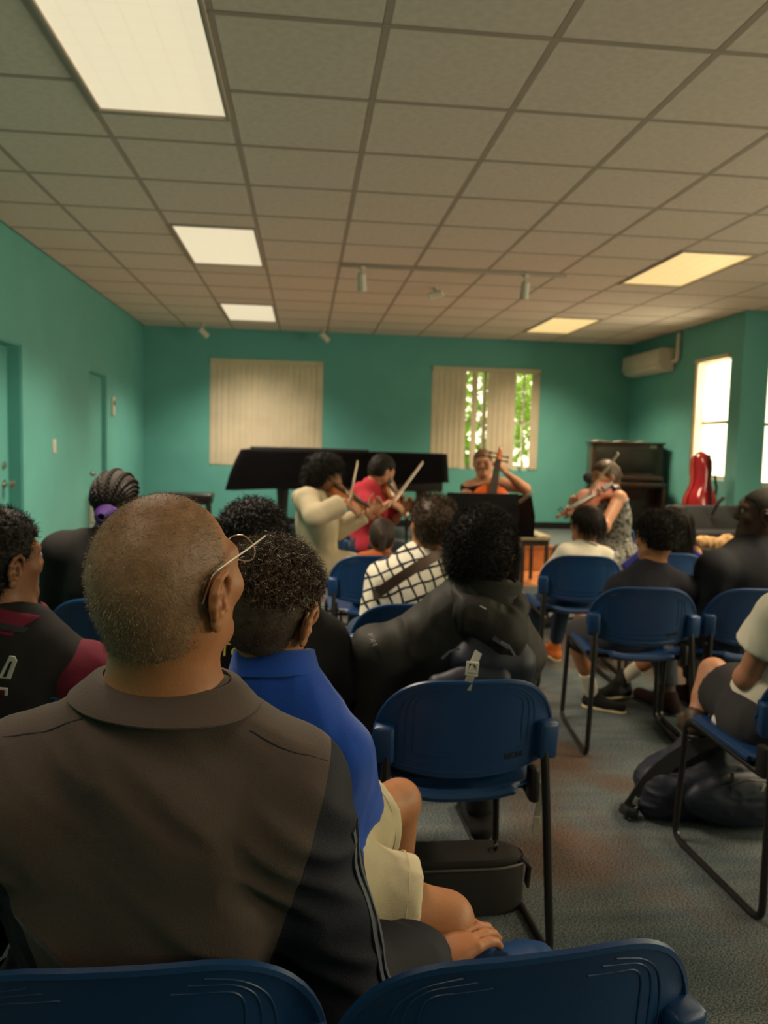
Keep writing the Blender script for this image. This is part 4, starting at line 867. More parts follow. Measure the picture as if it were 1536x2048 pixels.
for k in range(6): tw.tube([bunp+D.Rm@V3(.044*math.cos(a)*(1-.13*k), -.012-.007*k, .040*math.sin(a)*(1-.13*k))-D.base for a in [2*math.pi*i/20 for i in range(20)]], .0048, 6, True)
tw.build('scrunchie_cord', PURPLE, D.o)

# --- person in black tee with yellow print, behind the boy
E_ = person('person in black tee with yellow print and dark textured hair, behind the blue polo child', (-.10, 2.20, .54), (-0.115, 2.180, 0.936), (-0.137, 2.200, 1.091), 0, -12, 0, 0, 1.0, SK_DARK, .007, 1.15, 1.12,
    over={'shR': (0.050, 2.200, 0.811)})
top(E_, BTEE, .8, .013, .018, .066, vox=.007, amp=.006, seed=51); bottoms(E_, TROU, 1.85, vox=.009); shoes(E_, SHOEB, BLACKP)
text('back_print', 's To', .050, Matrix.Translation(-E_.base)@frame_mtx((-0.203, 2.045, 0.838), (1, .0, -.06), (0, -1, .15)), YELLOW, E_.o, .001)
hair_shell(E_, .014, DARKHAIR, .005, .006, 75., noise2=.003); add_strands(E_, DARKHAIR, 4000, length=.03, rad=.0011, K=6, curl=1.2, cr=.004, jit=.6, down=.3, seed=13)

# --- person in the grid shirt
F_ = person('person in white grid-line shirt with hair bun and brown strap across back', (.46, 3.22, .55), (0.552, 3.240, 0.909), (0.526, 3.240, 1.056), 4, 16, 0, 0, 1.0, SK_TAN, .007, 1.2, 1.12,
    over={'shL': (0.348, 3.220, 0.822), 'elL': (0.326, 3.220, 0.632)})
top(F_, CHECK, .9, .014, .022, .075, vox=.007, amp=.010, f=10., seed=61); bottoms(F_, DENIM, 1.9, vox=.009); shoes(F_, SHOEB, BLACKP)
hair_shell(F_, .008, BROWNHAIR, .005, .003, 70., extra=[('+', ell(F_.H(.012, -.105, .012), (.045, .038, .043)), .012)], noise2=.001)
add_strands(F_, BROWNHAIR, 3500, length=.03, rad=.0009, K=6, curl=.5, cr=.004, jit=.25, seed=14, comb=lambda P, N: -N*.8+np.array([0, -.6, .25]))
MB().ribbon([(0.604, 3.210, 0.969), (0.518, 3.090, 0.939), (0.436, 3.045, 0.901), (0.359, 3.050, 0.848), (0.298, 3.100, 0.790), (0.278, 3.180, 0.746)], [V3(.1, -.7, .7), V3(0, -1, .35), V3(0, -1, .2), V3(-.1, -1, .1), V3(-.5, -.9, 0), V3(-.9, -.3, 0)], .040, .0025).build('bag_strap', LEATHER, F_.o).location = -F_.base

# --- small child with a ponytail
G_ = person('small child with dark ponytail in orange top, in the front row beside the grid shirt', (.41, 4.48, .53), (0.447, 4.470, 0.745), (0.446, 4.480, 0.859), 0, -4, 0, 0, .62, SK_OLIVE, .007, hs=.86)
top(G_, cloth('orange_knit', (.42, .11, .03)), .7, .01, .014, vox=.007, amp=.003, seed=71); bottoms(G_, DENIM, 1.8, vox=.009); shoes(G_, SHOEB, SOLEW)
hair_shell(G_, .008, M('dark_brown_hair', (.026, .015, .009), .6, .3, 40, spec=.3), .005, .002, 60., extra=[('+', cap(G_.H(0, -.115, .02), G_.H(0, -.135, -.10), .026, .016), .01)])
MB().tube([G_.H(.026*math.cos(a), -.112, .016+.026*math.sin(a))-G_.base for a in [2*math.pi*i/14 for i in range(14)]], .006, 6, True).build('hair_tie', PALE, G_.o)

# --- black hooded jacket with navy backpack
H_ = person('person in black hooded jacket wearing a navy backpack, short afro hair', (.44, 2.27, .53), (0.514, 2.220, 0.932), (0.514, 2.240, 1.074), 2, -28, 0, 8, .95, SK_BROWN, .006, 1.1, 1.1, hs=.98, ears=2,
    over={'shL': (0.238, 2.220, 0.777), 'shR': (0.599, 2.220, 0.784), 'elL': (0.193, 2.220, 0.570), 'elR': (0.619, 2.270, 0.586), 'anR': (.64, 2.66, .08), 'knR': (.60, 2.70, .48)})
O = torso_ops(H_, .024)+arm_ops(H_, 'R', .030, 0, 1.95, .036)+arm_ops(H_, 'L', .030, 0, 1.95, .036)
nk3 = H_.neck+V3(0, 0, .055); O.append(('&', (A3(H_.pel-V3(2, 2, 2)), A3(H_.pel+V3(2, 2, 2)), lambda P: (P-A3(nk3))@A3((0, .2, .98))), 0)); O.append(('&', (A3(H_.pel-V3(2, 2, 2)), A3(H_.pel+V3(2, 2, 2)), lambda P: -(P-A3(H_.pel-V3(0, 0, .1)))[..., 2]), 0))
garment(H_, 'jacket', O, JACKET, .005, .024, 7., (1, 1, .6), 81)
sp_, sn_ = near(H_, (0.185, 2.120, 0.863), 20, .003); text('sleeve_print', 'ION', .020, Matrix.Translation(-H_.base)@frame_mtx(sp_+V3(-.004, -.012, .004), (.42, 0, -.9), (-.35, -.9, .2)), PALE, H_.o, .0012)
collar(H_, JACKET, .092, .104, .085, .01, .55, .1, th=.012)
nb = H_.neck; hd = [('+', cap(nb+V3(-.085, .0, .03), nb+V3(-.05, -.095, -.01), .034, .044), 0), ('+', cap(nb+V3(-.05, -.095, -.01), nb+V3(.035, -.115, -.065), .044, .052), .025), ('+', cap(nb+V3(.035, -.115, -.065), nb+V3(.085, -.03, -.0), .050, .036), .025), ('+', cap(nb+V3(-.02, -.10, -.03), nb+V3(.055, -.125, -.135), .046, .024), .03), ('-', cap(nb+V3(-.03, -.05, .045), nb+V3(.03, -.06, .02), .036, .03), .02)]
garment(H_, 'hood', hd, JACKET, .0045, .018, 13., (1, 1, .7), 83)
MB().tube([nb+V3(-.098, -.05, .035)-H_.base, nb+V3(-.06, -.135, .03)-H_.base, nb+V3(-.02, -.152, .012)-H_.base], .0022, 6).build('hood_piping', PALE, H_.o)

bottoms(H_, TROU, 2.0, vox=.009); shoes(H_, SHOEB, BLACKP, lens=1.2)
hair_shell(H_, .020, DARKHAIR, .005, .003, 110., noise2=.002); add_strands(H_, DARKHAIR, 9000, length=.018, rad=.0007, K=5, curl=1.4, cr=.0025, jit=.6, seed=15)

# --- child in white tee with dark green collar
I_ = person('child in white tee with dark green collar and straight black hair', (1.61, 4.58, .53), (1.692, 4.560, 0.794), (1.686, 4.580, 0.931), 6, 32, 0, 0, .74, SK_OLIVE, .007, hs=.92, over={'anR': (1.66, 4.98, .09), 'toeR': (1.60, 5.10, .05), 'anL': (1.52, 4.98, .08)})
top(I_, WTEE, .8, .012, .016, .055, vox=.007, amp=.004, seed=91); collar(I_, GREENC, .074, .080, .040, .018, .2, .2, th=.008); bottoms(I_, DENIM, 1.9, vox=.009); shoes(I_, ORANGE, SOLEW)
hair_shell(I_, .016, DARKHAIR, .005, .002, 50., line=lambda y: hairline(y, fz=.035, nape=-.05, side=-.01))
add_strands(I_, DARKHAIR, 2500, length=.04, rad=.0008, K=4, jit=.2, down=.6, seed=16, comb=lambda P, N: -N*.6+np.array([0, 0, -.7]))

# --- child in navy tee, crossed ankles
K_ = person('child in dark navy tee with curly black hair, bare knees and crossed ankles', (1.535, 3.56, .53), (1.654, 3.550, 0.823), (1.652, 3.560, 0.974), 8, 26, -4, 0, .80, SK_OLIVE, .006, hs=.92,
    over={'shL': (1.487, 3.550, 0.731), 'shR': (1.802, 3.530, 0.737), 'knL': (1.423, 3.950, 0.407), 'anL': (1.563, 4.020, 0.072), 'knR': (1.968, 4.050, 0.305), 'anR': (1.800, 4.180, 0.122), 'toeL': (1.653, 3.960, 0.025), 'toeR': (1.618, 4.060, 0.064), 'elL': (1.415, 3.620, 0.513), 'wrL': (1.463, 3.800, 0.398)})
top(K_, NTEE, .85, .012, .018, .058, vox=.006, amp=.005, seed=101); bottoms(K_, GREYC, .80, .016, .080, name='shorts', vox=.006, amp=.004, seed=102); shoes(K_, SHOEB, SOLEW, sock=SOCKW)
hair_shell(K_, .014, DARKHAIR, .005, .005, 80., line=lambda y: hairline(y, nape=-.055)); add_strands(K_, DARKHAIR, 3500, length=.030, rad=.001, K=6, curl=1.1, cr=.005, jit=.6, seed=17, sel=lambda L: L[:, 2] > -.02)

# --- child with long dark hair, blue top
L_ = person('child with long dark hair and violet-blue top in the second row', (2.17, 4.72, .53), (2.319, 4.700, 0.783), (2.309, 4.700, 0.940), 0, -10, 0, 0, .76, SK_OLIVE, .008, hs=.92, sw=1.1)
top(L_, cloth('violet_blue_knit', (.035, .035, .26)), .8, .013, .018, .06, vox=.007, amp=.004, seed=111); bottoms(L_, DENIM, 1.9, vox=.010); shoes(L_, SHOEB, SOLEW)
hair_shell(L_, .012, DARKHAIR, .006, .003, 45., extra=[('+', cap(L_.H(0, -.06, .0), L_.H(.01, -.085, -.15), .078, .050, (0, 1, 0), .6), .04)], line=lambda y: np.interp(y, [-.2, .0, .03, .075, .1], [-.25, -.25, .0, .055, .3]))
add_strands(L_, DARKHAIR, 3000, length=.12, rad=.0011, K=6, curl=.3, cr=.004, jit=.12, down=1., seed=18, comb=lambda P, N: -N*.75)

# --- man in the dark suit
N_ = person('dark-skinned man in dark suit jacket turning his head left, at right edge', (2.08, 3.58, .56), (2.240, 3.580, 0.926), (2.175, 3.560, 1.097), 14, 68, 4, 0, 1.08, SK_DEEP, .006, 1.25, 1.15, hs=1.07, ears=2,
    over={'shL': (1.929, 3.500, 0.834), 'elL': (1.881, 3.550, 0.547), 'anL': (1.94, 3.93, .085), 'knL': (1.90, 3.98, .50), 'toeL': (1.90, 4.08, .035), 'hipL': (1.95, 3.58, .54)})
top(N_, SUIT, 1.9, .018, .022, .045, hem=-.16, name='jacket', vox=.007, amp=.005, seed=121); collar(N_, SUIT, .080, .096, .050, .0, .5, .25, th=.006); collar(N_, WTEE, .070, .076, .062, .03, .45, .25, name='shirt_collar', th=.004)
bottoms(N_, M('grey_blue_trousers', (.045, .05, .06), .9, .1), 1.85, vox=.008); shoes(N_, SHOER, BLACKP, lens=1.2)
hair_shell(N_, .003, M('cropped_hair', (.022, .019, .017), .8, .2, 60, .3, 400), .005, .0006, 200.)

# --- child at the right edge in white tee and grey shorts
Q_ = person('child in white tee and grey shorts, knee raised on the chair at right edge', (1.60, 2.40, .55), (1.646, 2.380, 0.922), (1.672, 2.400, 1.108), 20, 20, 0, 0, .84, SK_LIGHT, .005, hs=.95,
    over={'shL': (1.487, 2.310, 0.876), 'elL': (1.449, 2.400, 0.649), 'wrL': (1.682, 2.550, 0.623), 'elR': (1.847, 2.600, 0.617), 'wrR': (1.552, 2.515, 0.646), 'hipL': (1.494, 2.400, 0.499), 'knL': (1.482, 2.660, 0.591), 'anL': (1.392, 2.600, 0.444), 'toeL': (1.435, 2.740, 0.383)},
    hands={'R': dict(d=(-.9, -.25, -.30), n=(-.2, .35, .85), curl=.6, fine=1)})
top(Q_, WTEE, .50, .013, .022, .058, hem=-.15, vox=.005, amp=.007, f=11, seed=131); bottoms(Q_, GREYC, .68, .020, .086, name='shorts', vox=.005, amp=.006, f=11, seed=132); shoes(Q_, LEATHER, BLACKP)
garment(Q_, 'shirt_tail', [('+', cap(Q_.pel+V3(-.125, .0, .02), Q_.pel+V3(-.165, .05, -.075), .095, .075, (1, .2, 0), .45), 0)], WTEE, .005, .008, 14., seed=133)
hair_shell(Q_, .012, DARKHAIR, .006, .002, 50.)

# --- the string players in front of the stage
VM = person('violinist with shaggy black hair in cream hooded top and cream trousers, in profile', (0.098, 5.360, 0.613)[:2]+(.58,), (0.070, 5.340, 1.024), (0.141, 5.330, 1.171), -76, -84, -14, 0, 1.0, SK_LIGHT, .006,
    over={'shR': (0.016, 5.180, 1.001), 'shL': (0.113, 5.480, 1.002), 'elR': (0.074, 4.980, 0.916), 'wrR': (0.264, 5.040, 1.010), 'elL': (0.223, 5.520, 0.776), 'wrL': (0.451, 5.500, 0.908)}, hands={'R': dict(d=(.8, .15, -.5), n=(.2, -.6, .7), curl=.6), 'L': dict(d=(.7, .1, .55), n=(.1, .6, -.4), curl=.9)})
top(VM, CREAMC, 1.85, .022, .026, .036, hem=-.16, name='hooded_top', vox=.006, amp=.010, f=8., seed=141); bottoms(VM, CREAMC, 1.9, .018, vox=.007, amp=.007, seed=142); shoes(VM, SHOEB, SOLEW)
garment(VM, 'hood', [('+', cap(VM.neck+V3(-.05, -.07, .02), VM.neck+V3(-.10, 0, -.01), .04, .05), 0), ('+', cap(VM.neck+V3(-.10, 0, -.01), VM.neck+V3(-.05, .07, .02), .05, .04), .02)], CREAMC, .006, .006)
hair_shell(VM, .026, DARKHAIR, .006, .008, 40., noise2=.003, line=lambda y: hairline(y, fz=.03, nape=-.10, side=-.05)); add_strands(VM, DARKHAIR, 2500, length=.06, rad=.0014, K=6, curl=.8, cr=.008, jit=.6, down=.6, seed=19)
RM = person('violinist in red tee with short dark hair, head bent over the violin', (0.477, 6.240, 0.620)[:2]+(.57,), (0.529, 6.220, 1.053), (0.607, 6.200, 1.178), -64, -62, -24, 0, 1.0, SK_LIGHT, .006,
    over={'shR': (0.430, 6.040, 1.007), 'shL': (0.672, 6.360, 1.008), 'elR': (0.483, 5.880, 0.861), 'wrR': (0.649, 5.900, 0.945), 'elL': (0.692, 6.400, 0.727), 'wrL': (0.787, 6.260, 0.856)}, hands={'R': dict(d=(.8, .15, -.4), n=(.2, -.6, .7), curl=.6), 'L': dict(d=(.6, .1, .6), n=(.1, .6, -.4), curl=.9)})
top(RM, RED, .8, .015, .022, .065, vox=.006, amp=.006, seed=151); bottoms(RM, DENIM, 1.9, vox=.008); shoes(RM, SHOEB, SOLEW); hair_shell(RM, .012, DARKHAIR, .006, .003, 60.)
CM = person('cellist in black sleeveless top with fair hair tied back, facing the audience', (1.648, 6.880, 0.512)[:2]+(.57,), (1.599, 6.920, 1.091), (1.571, 6.900, 1.242), 176, 162, -4, 6, 1.02, SK_LIGHT, .006,
    over={'shR': (1.444, 6.860, 1.019), 'shL': (1.735, 6.840, 1.053), 'elL': (1.893, 6.660, 1.031), 'wrL': (1.696, 6.600, 1.176), 'elR': (1.334, 6.720, 0.791), 'wrR': (1.465, 6.420, 0.687)}, hands={'L': dict(d=(-.5, .1, .75), n=(.4, -.7, .2), curl=.9), 'R': dict(d=(.7, -.4, -.3), n=(0, -.5, .8), curl=.6)})
top(CM, BTEE, 0, .012, neckcut=-.05, vox=.006, amp=.003, name='sleeveless_top', seed=161); bottoms(CM, TROU, 1.9, vox=.008); shoes(CM, SHOEB, BLACKP)
for x in (-1, 1): MB().tube([CM.neck+CM.r*x*.075-CM.fw*.02+V3(0, 0, .008)-CM.base, CM.neck+CM.r*x*.072+CM.fw*.075-V3(0, 0, .04)-CM.base, CM.neck+CM.r*x*.06+CM.fw*.10-V3(0, 0, .12)-CM.base], .014, 8).build('shoulder_strap', BTEE, CM.o)
hair_shell(CM, .007, M('fair_hair', (.15, .075, .033), .5, .2, 40), .006, .001, 60., extra=[('+', cap(CM.H(0, -.12, .03), CM.H(0, -.13, -.08), .03, .02), .01)])
AM = person('viola player with brown ponytail in black and white patterned sleeveless dress', (2.401, 5.900, 0.570)[:2]+(.58,), (2.359, 5.880, 1.062), (2.285, 5.860, 1.189), 108, 104, -8, 0, .98, SK_LIGHT, .006,
    over={'shL': (2.344, 5.700, 1.021), 'shR': (2.360, 6.040, 1.021), 'elL': (2.168, 5.520, 0.826), 'wrL': (2.062, 5.720, 0.931), 'elR': (2.244, 6.150, 0.858), 'wrR': (2.111, 6.020, 0.946)}, hands={'L': dict(d=(-.7, .1, .6), n=(-.1, -.6, -.4), curl=.9), 'R': dict(d=(-.5, -.5, -.3), n=(-.1, -.3, .8), curl=.6)})
top(AM, PRINT, 0, .012, neckcut=-.06, vox=.006, amp=.003, name='dress_bodice', seed=171); bottoms(AM, PRINT, .98, .03, .12, name='dress_skirt', vox=.008, amp=.008); shoes(AM, SHOEB, BLACKP)
hair_shell(AM, .008, BROWNHAIR, .006, .002, 60., extra=[('+', cap(AM.H(0, -.115, .03), AM.H(.02, -.14, -.02), .03, .028), .01), ('+', cap(AM.H(.02, -.14, -.02), AM.H(.02, -.12, -.14), .028, .016), .01)], line=lambda y: np.interp(y, [-.3, -.105, -.10, -.04, .0, .03, .08, .1], [-.3, -.3, -.07, -.07, -.02, .0, .055, .3]))
# ------------------------------------------------------------------ instruments, stands, pianos, bags
VARN = M('violin_varnish', (.34, .095, .018), .28, .2, 20, coat=.5); CELLOV = M('cello_varnish', (.50, .085, .012), .28, .2, 14, coat=.5); EBONY = M('ebony', (.012, .010, .009), .35, .1); STICK = M('bow_stick', (.42, .30, .19), .35, .1); HAIRW = M('bow_hair', (.60, .54, .44), .6, .05)
def violin(label, cat, o, scroll, nrm, s, mat, thick=.036, endpin=0, name='violin'):
    o = Vector(o); x = (Vector(scroll)-o).normalized(); fm = frame_mtx(o, x, Vector(nrm)); t = thing(name, label, cat, o); t.matrix_world = fm
    half = [(0, .004), (.004, .045), (.022, .078), (.05, .098), (.08, .103), (.112, .090), (.135, .074), (.16, .058), (.19, .055), (.215, .063), (.235, .077), (.262, .084), (.29, .082), (.318, .068), (.342, .042), (.354, .018), (.356, .004)]
    ol = [(a*s, b*s) for a, b in half]+[(a*s, -b*s) for a, b in half[::-1]]; sc = lambda k: [((a-.178*s)*k+.178*s, b*k) for a, b in ol]
    b = MB(); b.prism(sc(.965), -thick*s, 0); b.build('ribs', mat, t, sharp=.5)
    for z0, z1, z2, nm in ((0, .004, .014, 'top_plate'), (-thick, -thick-.004, -thick-.012, 'back_plate')):
        m = MB(); n = len(ol); rings = [(1, z0), (1, z1), (.8, (z1*.35+z2*.65)), (.45, z2)]
        V = [(p[0], p[1], z*s) for k, z in rings for p in sc(k)]; Fs = [(i*n+j, i*n+(j+1) % n, (i+1)*n+(j+1) % n, (i+1)*n+j) for i in range(3) for j in range(n)]+[tuple(range(3*n, 4*n)), tuple(range(n))[::-1]]
        m.add(V, Fs); m.build(nm, mat, t, sharp=.8)
    B = lambda nm, c, d, mt, bev=.002, rot=None: MB().box([q*s for q in c], [q*s for q in d], rot, bev*s).build(nm, mt, t)
    B('neck', (.42, 0, -.006), (.15, .024, .018), mat, .008); m = MB(); m.prism([(.225*s, .021*s), (.49*s, .012*s), (.49*s, -.012*s), (.225*s, -.021*s)], .016*s, .022*s); m.build('fingerboard', EBONY, t, sharp=.5)
    MB().tube([(.49*s, 0, 0), (.53*s, 0, -.006*s), (.56*s, 0, -.012*s)], [.012*s, .011*s, .009*s], 8).build('pegbox', mat, t)
    MB().tube([Vector((.572*s, 0, -.014*s))+Vector((math.cos(a), 0, math.sin(a)))*(.014-.0014*a)*s for a in [i*.5 for i in range(14)]], .008*s, 8).build('scroll', mat, t)
    for i in range(4): sg = 1 if i % 2 else -1; MB().tube([(.505*s+.013*i*s, -sg*.010*s, -.004*s), (.505*s+.013*i*s, sg*.034*s, -.004*s), (.505*s+.013*i*s, sg*.045*s, -.004*s)], [.0035*s, .003*s, .007*s], 8).build('peg', EBONY, t)
    m = MB(); m.prism([(-.021*s, 0), (.021*s, 0), (.018*s, .030*s), (0, .034*s), (-.018*s, .030*s)], -.002*s, .002*s, Matrix(((0, 0, 1, .165*s), (1, 0, 0, 0), (0, 1, 0, .010*s), (0, 0, 0, 1)))); m.build('bridge', STICK, t)
    m = MB(); m.prism([(.01*s, .010*s), (.12*s, .020*s), (.12*s, -.020*s), (.01*s, -.010*s)], .016*s, .024*s); m.build('tailpiece', EBONY, t)
    for i in range(4): y = (i-1.5)*.0085*s; MB().tube([(.12*s, y, .024*s), (.165*s, y*1.3, .044*s), (.49*s, y*.6, .024*s)], .0006*s, 4).build('string', SILVER, t)
    for q in (-1, 1): MB().tube([(.135*s, q*.042*s, .012*s), (.155*s, q*.034*s, .0135*s), (.175*s, q*.036*s, .0135*s), (.195*s, q*.026*s, .013*s)], .0025*s, 5).build('sound_hole', EBONY, t)
    if endpin: MB().tube([(0, 0, -.05), (-endpin, 0, -.05)], .005, 8).build('endpin', SILVER, t)
    else: MB().ball((.025*s, .05*s, .018*s), (.032*s, .04*s, .010*s), 12).build('chin_rest', EBONY, t)
    return t
def bow(label, frog, tip, group=None):
    f, p = Vector(frog), Vector(tip); d = (p-f).normalized(); t = thing('bow', label, 'bow', f); n = V3(0, 0, 1); n = (n-d*n.dot(d)).normalized(); L = (p-f).length
    MB().tube([d*(-.03), d*L*.3-n*-.002, d*L*.6, d*L], [.005, .0048, .0044, .004], 8).build('stick', STICK, t); MB().ribbon([d*.02-n*.022, d*(L-.01)-n*.016], n, .010, .001).build('bow_hair', HAIRW, t)
    MB().box(d*.03-n*.012, (.035, .014, .022), frame_mtx((0, 0, 0), d, n).to_3x3(), .003).build('frog', EBONY, t); MB().box(d*L-n*.008, (.012, .008, .022), frame_mtx((0, 0, 0), d, n).to_3x3(), .002).build('tip_plate', HAIRW, t)
    return t
violin('orange-brown violin held by the player in cream hooded top', 'violin', (0.180, 5.260, 1.098), (0.524, 5.600, 0.879), (-.15, -.75, .65), 1.0, VARN)
violin('orange-brown violin held by the player in red tee', 'violin', (0.632, 6.140, 1.083), (0.873, 6.420, 0.835), (-.2, -.75, .6), 1.0, VARN)
violin('reddish viola held by the player in patterned dress', 'viola', (2.324, 5.780, 1.129), (1.979, 5.620, 0.968), (.05, -.75, .65), 1.02, M('viola_varnish', (.26, .055, .012), .55, .25, 20), name='viola')
violin('orange-red cello with dark scroll, upright before the cellist', 'cello', (1.404, 6.060, 0.583), (1.663, 6.700, 1.310), (-.12, -.80, .5), 1.90, CELLOV, .055, .35, name='cello')
bow('violin bow held almost upright by the player in cream hooded top', (0.285, 5.020, 1.024), (0.373, 5.660, 1.260)); bow('violin bow slanting up to the right, held by the player in red tee', (0.637, 5.860, 0.933), (0.948, 6.360, 1.253)); bow('viola bow slanting up to the right across the viola player face', (2.086, 5.900, 0.940), (2.209, 5.440, 1.365)); bow('cello bow drawn across the cello strings', (1.446, 6.340, 0.720), (1.839, 6.260, 1.029))
def music_stand(label, base, top_c, yaw, w=.52, h=.34, tilt=.35):
    b, c = Vector(base), Vector(top_c); t = thing('music_stand', label, 'music stand', b); Rz = Matrix.Rotation(yaw, 3, 'Z')@Matrix.Rotation(tilt, 3, 'X'); q = c-b
    G = [[q+Rz@V3(x*w/2*(1-.10*abs(z)**3*(x*x > .9)), -.0-.012*(1-x*x), z*h/2) for x in (-1, -.95, -.5, 0, .5, .95, 1)] for z in (-1, -.96, 0, .96, 1)]
    MB().sheet(G, .004).build('desk', BLACKM2, t); MB().box(q+Rz@V3(0, .03, -h/2), (w, .06, .004), Rz, .001).build('ledge', BLACKM2, t)
    MB().tube([(0, 0, .10), (0, 0, q.z*.55)], .013, 10).build('lower_pole', BLACKM2, t); MB().tube([(0, 0, q.z*.5), (0, 0, q.z-.06), q+Rz@V3(0, -.02, 0)], .008, 8).build('upper_pole', BLACKM2, t); MB().lathe([(.018, -.02), (.018, .02)], 10, (0, 0, q.z*.55)).build('clamp', BLACKM2, t)
    for k in range(3): a = yaw+2.1*k+.5; MB().tube([(0, 0, .16), (.13*math.cos(a), .13*math.sin(a), .06), (.26*math.cos(a), .26*math.sin(a), .010)], .009, 6).build('leg', BLACKM2, t)
BLACKM2 = M('stand_black', (.010, .010, .011), .5, .1)
music_stand('wide black music stand before the cellist, seen from behind', (1.396, 6.128, 0.000), (1.342, 5.900, 0.862), 0, .60, .36, .25); music_stand('black music stand with slanted side, right of the wide one', (1.801, 6.622, 0.000), (1.736, 6.500, 0.817), -.6, .42, .38, .30)
ms = thing('microphone_stand', 'thin black microphone stand with silver tip between the violinists and the grid shirt', 'stand', (0.805, 6.155, 0.000)); mt = Vector((0.775, 6.100, 0.838))-ms.location
MB().tube([(0, 0, .02), (0, 0, mt.z-.05)], .010, 8).build('pole', BLACKM2, ms); MB().lathe([(.14, 0), (.14, .012), (.03, .03), (.012, .05)], 20).build('base', BLACKM2, ms); MB().ball((0, 0, mt.z-.01), (.022, .022, .03), 12).build('microphone', SILVER, ms); MB().tube([(0, 0, mt.z-.12), (0, 0, mt.z-.03)], .014, 8).build('microphone_body', BLACKM2, ms)
mw = thing('microphone_stand', 'microphone with black foam windscreen behind the viola player', 'stand', (2.815, 7.619, 0.000)); mz = (2.765, 7.600, 1.108)[2]
MB().tube([(0, 0, .02), (0, 0, mz)], .010, 8).build('pole', BLACKM2, mw); MB().lathe([(.14, 0), (.14, .012), (.03, .03), (.012, .05)], 20).build('base', BLACKM2, mw); MB().tube([(.0, 0, mz-.02), (-.05, -.04, mz)], .02, 8).build('microphone_body', BLACKM2, mw); MB().ball((0, 0, mz), (.065, .05, .055), 14).build('windscreen', BLACK, mw)
# grand piano under a black quilted cover, on the stage
gp = thing('grand_piano', 'grand piano under a black fabric cover on the stage', 'piano', (.53, 9.62, .275))
cx0, cx1 = (-0.757, 9.200, 1.279)[0]-.53, (1.677, 9.200, 1.280)[0]-.53; zt = (0.516, 9.200, 1.293)[2]-.275; zl, zr = (-0.923, 9.200, 0.817)[2]-.275, (1.694, 9.200, 0.957)[2]-.275
def ring(k, grow): 
    x0, x1, y0, y1 = cx0-grow*1.6, cx1+grow*.25, -.45-grow*.3, .52+grow*.2; r = .10
    pts = fillet([(0, y0, 0), (x1, y0, 0), (x1, .1, 0), (.2, y1, 0), (x0, y1, 0), (x0, y0, 0), (0, y0, 0)], r, 4); return [(p.x, p.y) for p in pts[:-1]]
lv = [(zt, -.22), (zt+.0, -.03), (zt-.006, -.008), (zt-.03, .0), (zt-.15, .035), (zt-.30, .07), (None, .10)]; m = MB(); n = len(ring(0, 0)); V = []
for z, g in lv:
    for i, (x, y) in enumerate(ring(0, g)):
        zz = z if z is not None else zl+(zr-zl)*min(1, max(0, (x-cx0)/(cx1-cx0)))
        w = .012*math.sin(i*1.9)*max(0, g)*8; V.append((x+w*.3, y+w*.5, zz))
m.add(V, [(i*n+j, i*n+(j+1) % n, (i+1)*n+(j+1) % n, (i+1)*n+j) for i in range(len(lv)-1) for j in range(n)]+[tuple(range(n))[::-1]]); m.build('cover', M('black_quilt', (.003, .003, .004), .95, .2, 8, .4, 60, spec=.12), gp, sharp=.9)
MB().box(((cx0+cx1)/2, .0, zl+.14), (cx1-cx0-.1, .85, .24), bev=.03).build('piano_case', EBONY, gp)
MB().tube([(cx0+.12, -.30, zt+.01), (cx0+.7, -.30, zt+.012), (cx0+1.5, -.28, zt+.004)], .022, 8).build('cover_fold', BLACK, gp)
for x, y in ((cx0+.50, -.28), (cx1-.28, -.25), (-.2, .40)): MB().lathe([(.03, 0), (.03, .05), (.045, .06), (.06, .35), (.075, zl+.06)], 10, (x, y, 0)).build('leg', EBONY, gp)
MB().tube([(cx0+.95, -.2, .02), (cx0+1.08, -.2, zl+.1)], .018, 8).build('lyre_strut', EBONY, gp); MB().box((cx0+.95, -.2, .04), (.25, .2, .04), bev=.01).build('pedal_board', EBONY, gp)
pb = thing('piano_bench', 'black padded piano bench on the stage, left of the grand piano', 'bench', (-1.308, 9.300, 0.454)[:2]+(.275,))
MB().box((0, 0, .46), (.50, .36, .07), bev=.025).build('cushion', M('black_vinyl', (.014, .013, .013), .35, .1, coat=.2), pb); MB().box((0, 0, .40), (.46, .32, .06)).build('apron', EBONY, pb)
for x in (-.2, .2):
    for y in (-.13, .13): MB().tube([(x, y, 0), (x, y, .4)], .02, 6).build('leg', EBONY, pb)
    MB().lathe([(.018, 0), (.022, .02), (.012, .03)], 10, (x*1.13, 0, .415), (1 if x > 0 else -1, 0, 0)).build('knob', CHROME, pb)
# dark upright piano in the corner
up = thing('upright_piano', 'dark brown upright piano with papers on top, in the right back corner of the stage', 'piano', ((4.041, 9.300, 0.785)[0]-.10, 9.42, .275), R(-10)); hz = (4.076, 9.350, 1.470)[2]-.275
DKW = M('dark_walnut', (.028, .016, .010), .35, .3, 9, coat=.3); DKP = M('dark_panel', (.016, .017, .012), .4, .2, 6)
MB().box((0, .12, hz/2), (.86, .34, hz), bev=.012).build('case', DKW, up); MB().box((-.02, -.06, hz-.20), (.72, .02, .30), bev=.006).build('music_panel', DKP, up); MB().box((-.02, -.06, .30), (.62, .02, .42), bev=.006).build('lower_panel', DKP, up)
MB().box((0, -.17, .70), (.84, .28, .06), bev=.012).build('key_bed', DKW, up); MB().box((0, -.14, .77), (.80, .2, .07), bev=.02).build('key_lid', DKW, up)
for x in (-.40, .40): MB().box((x, -.17, .34), (.05, .22, .68), bev=.01).build('leg', DKW, up)
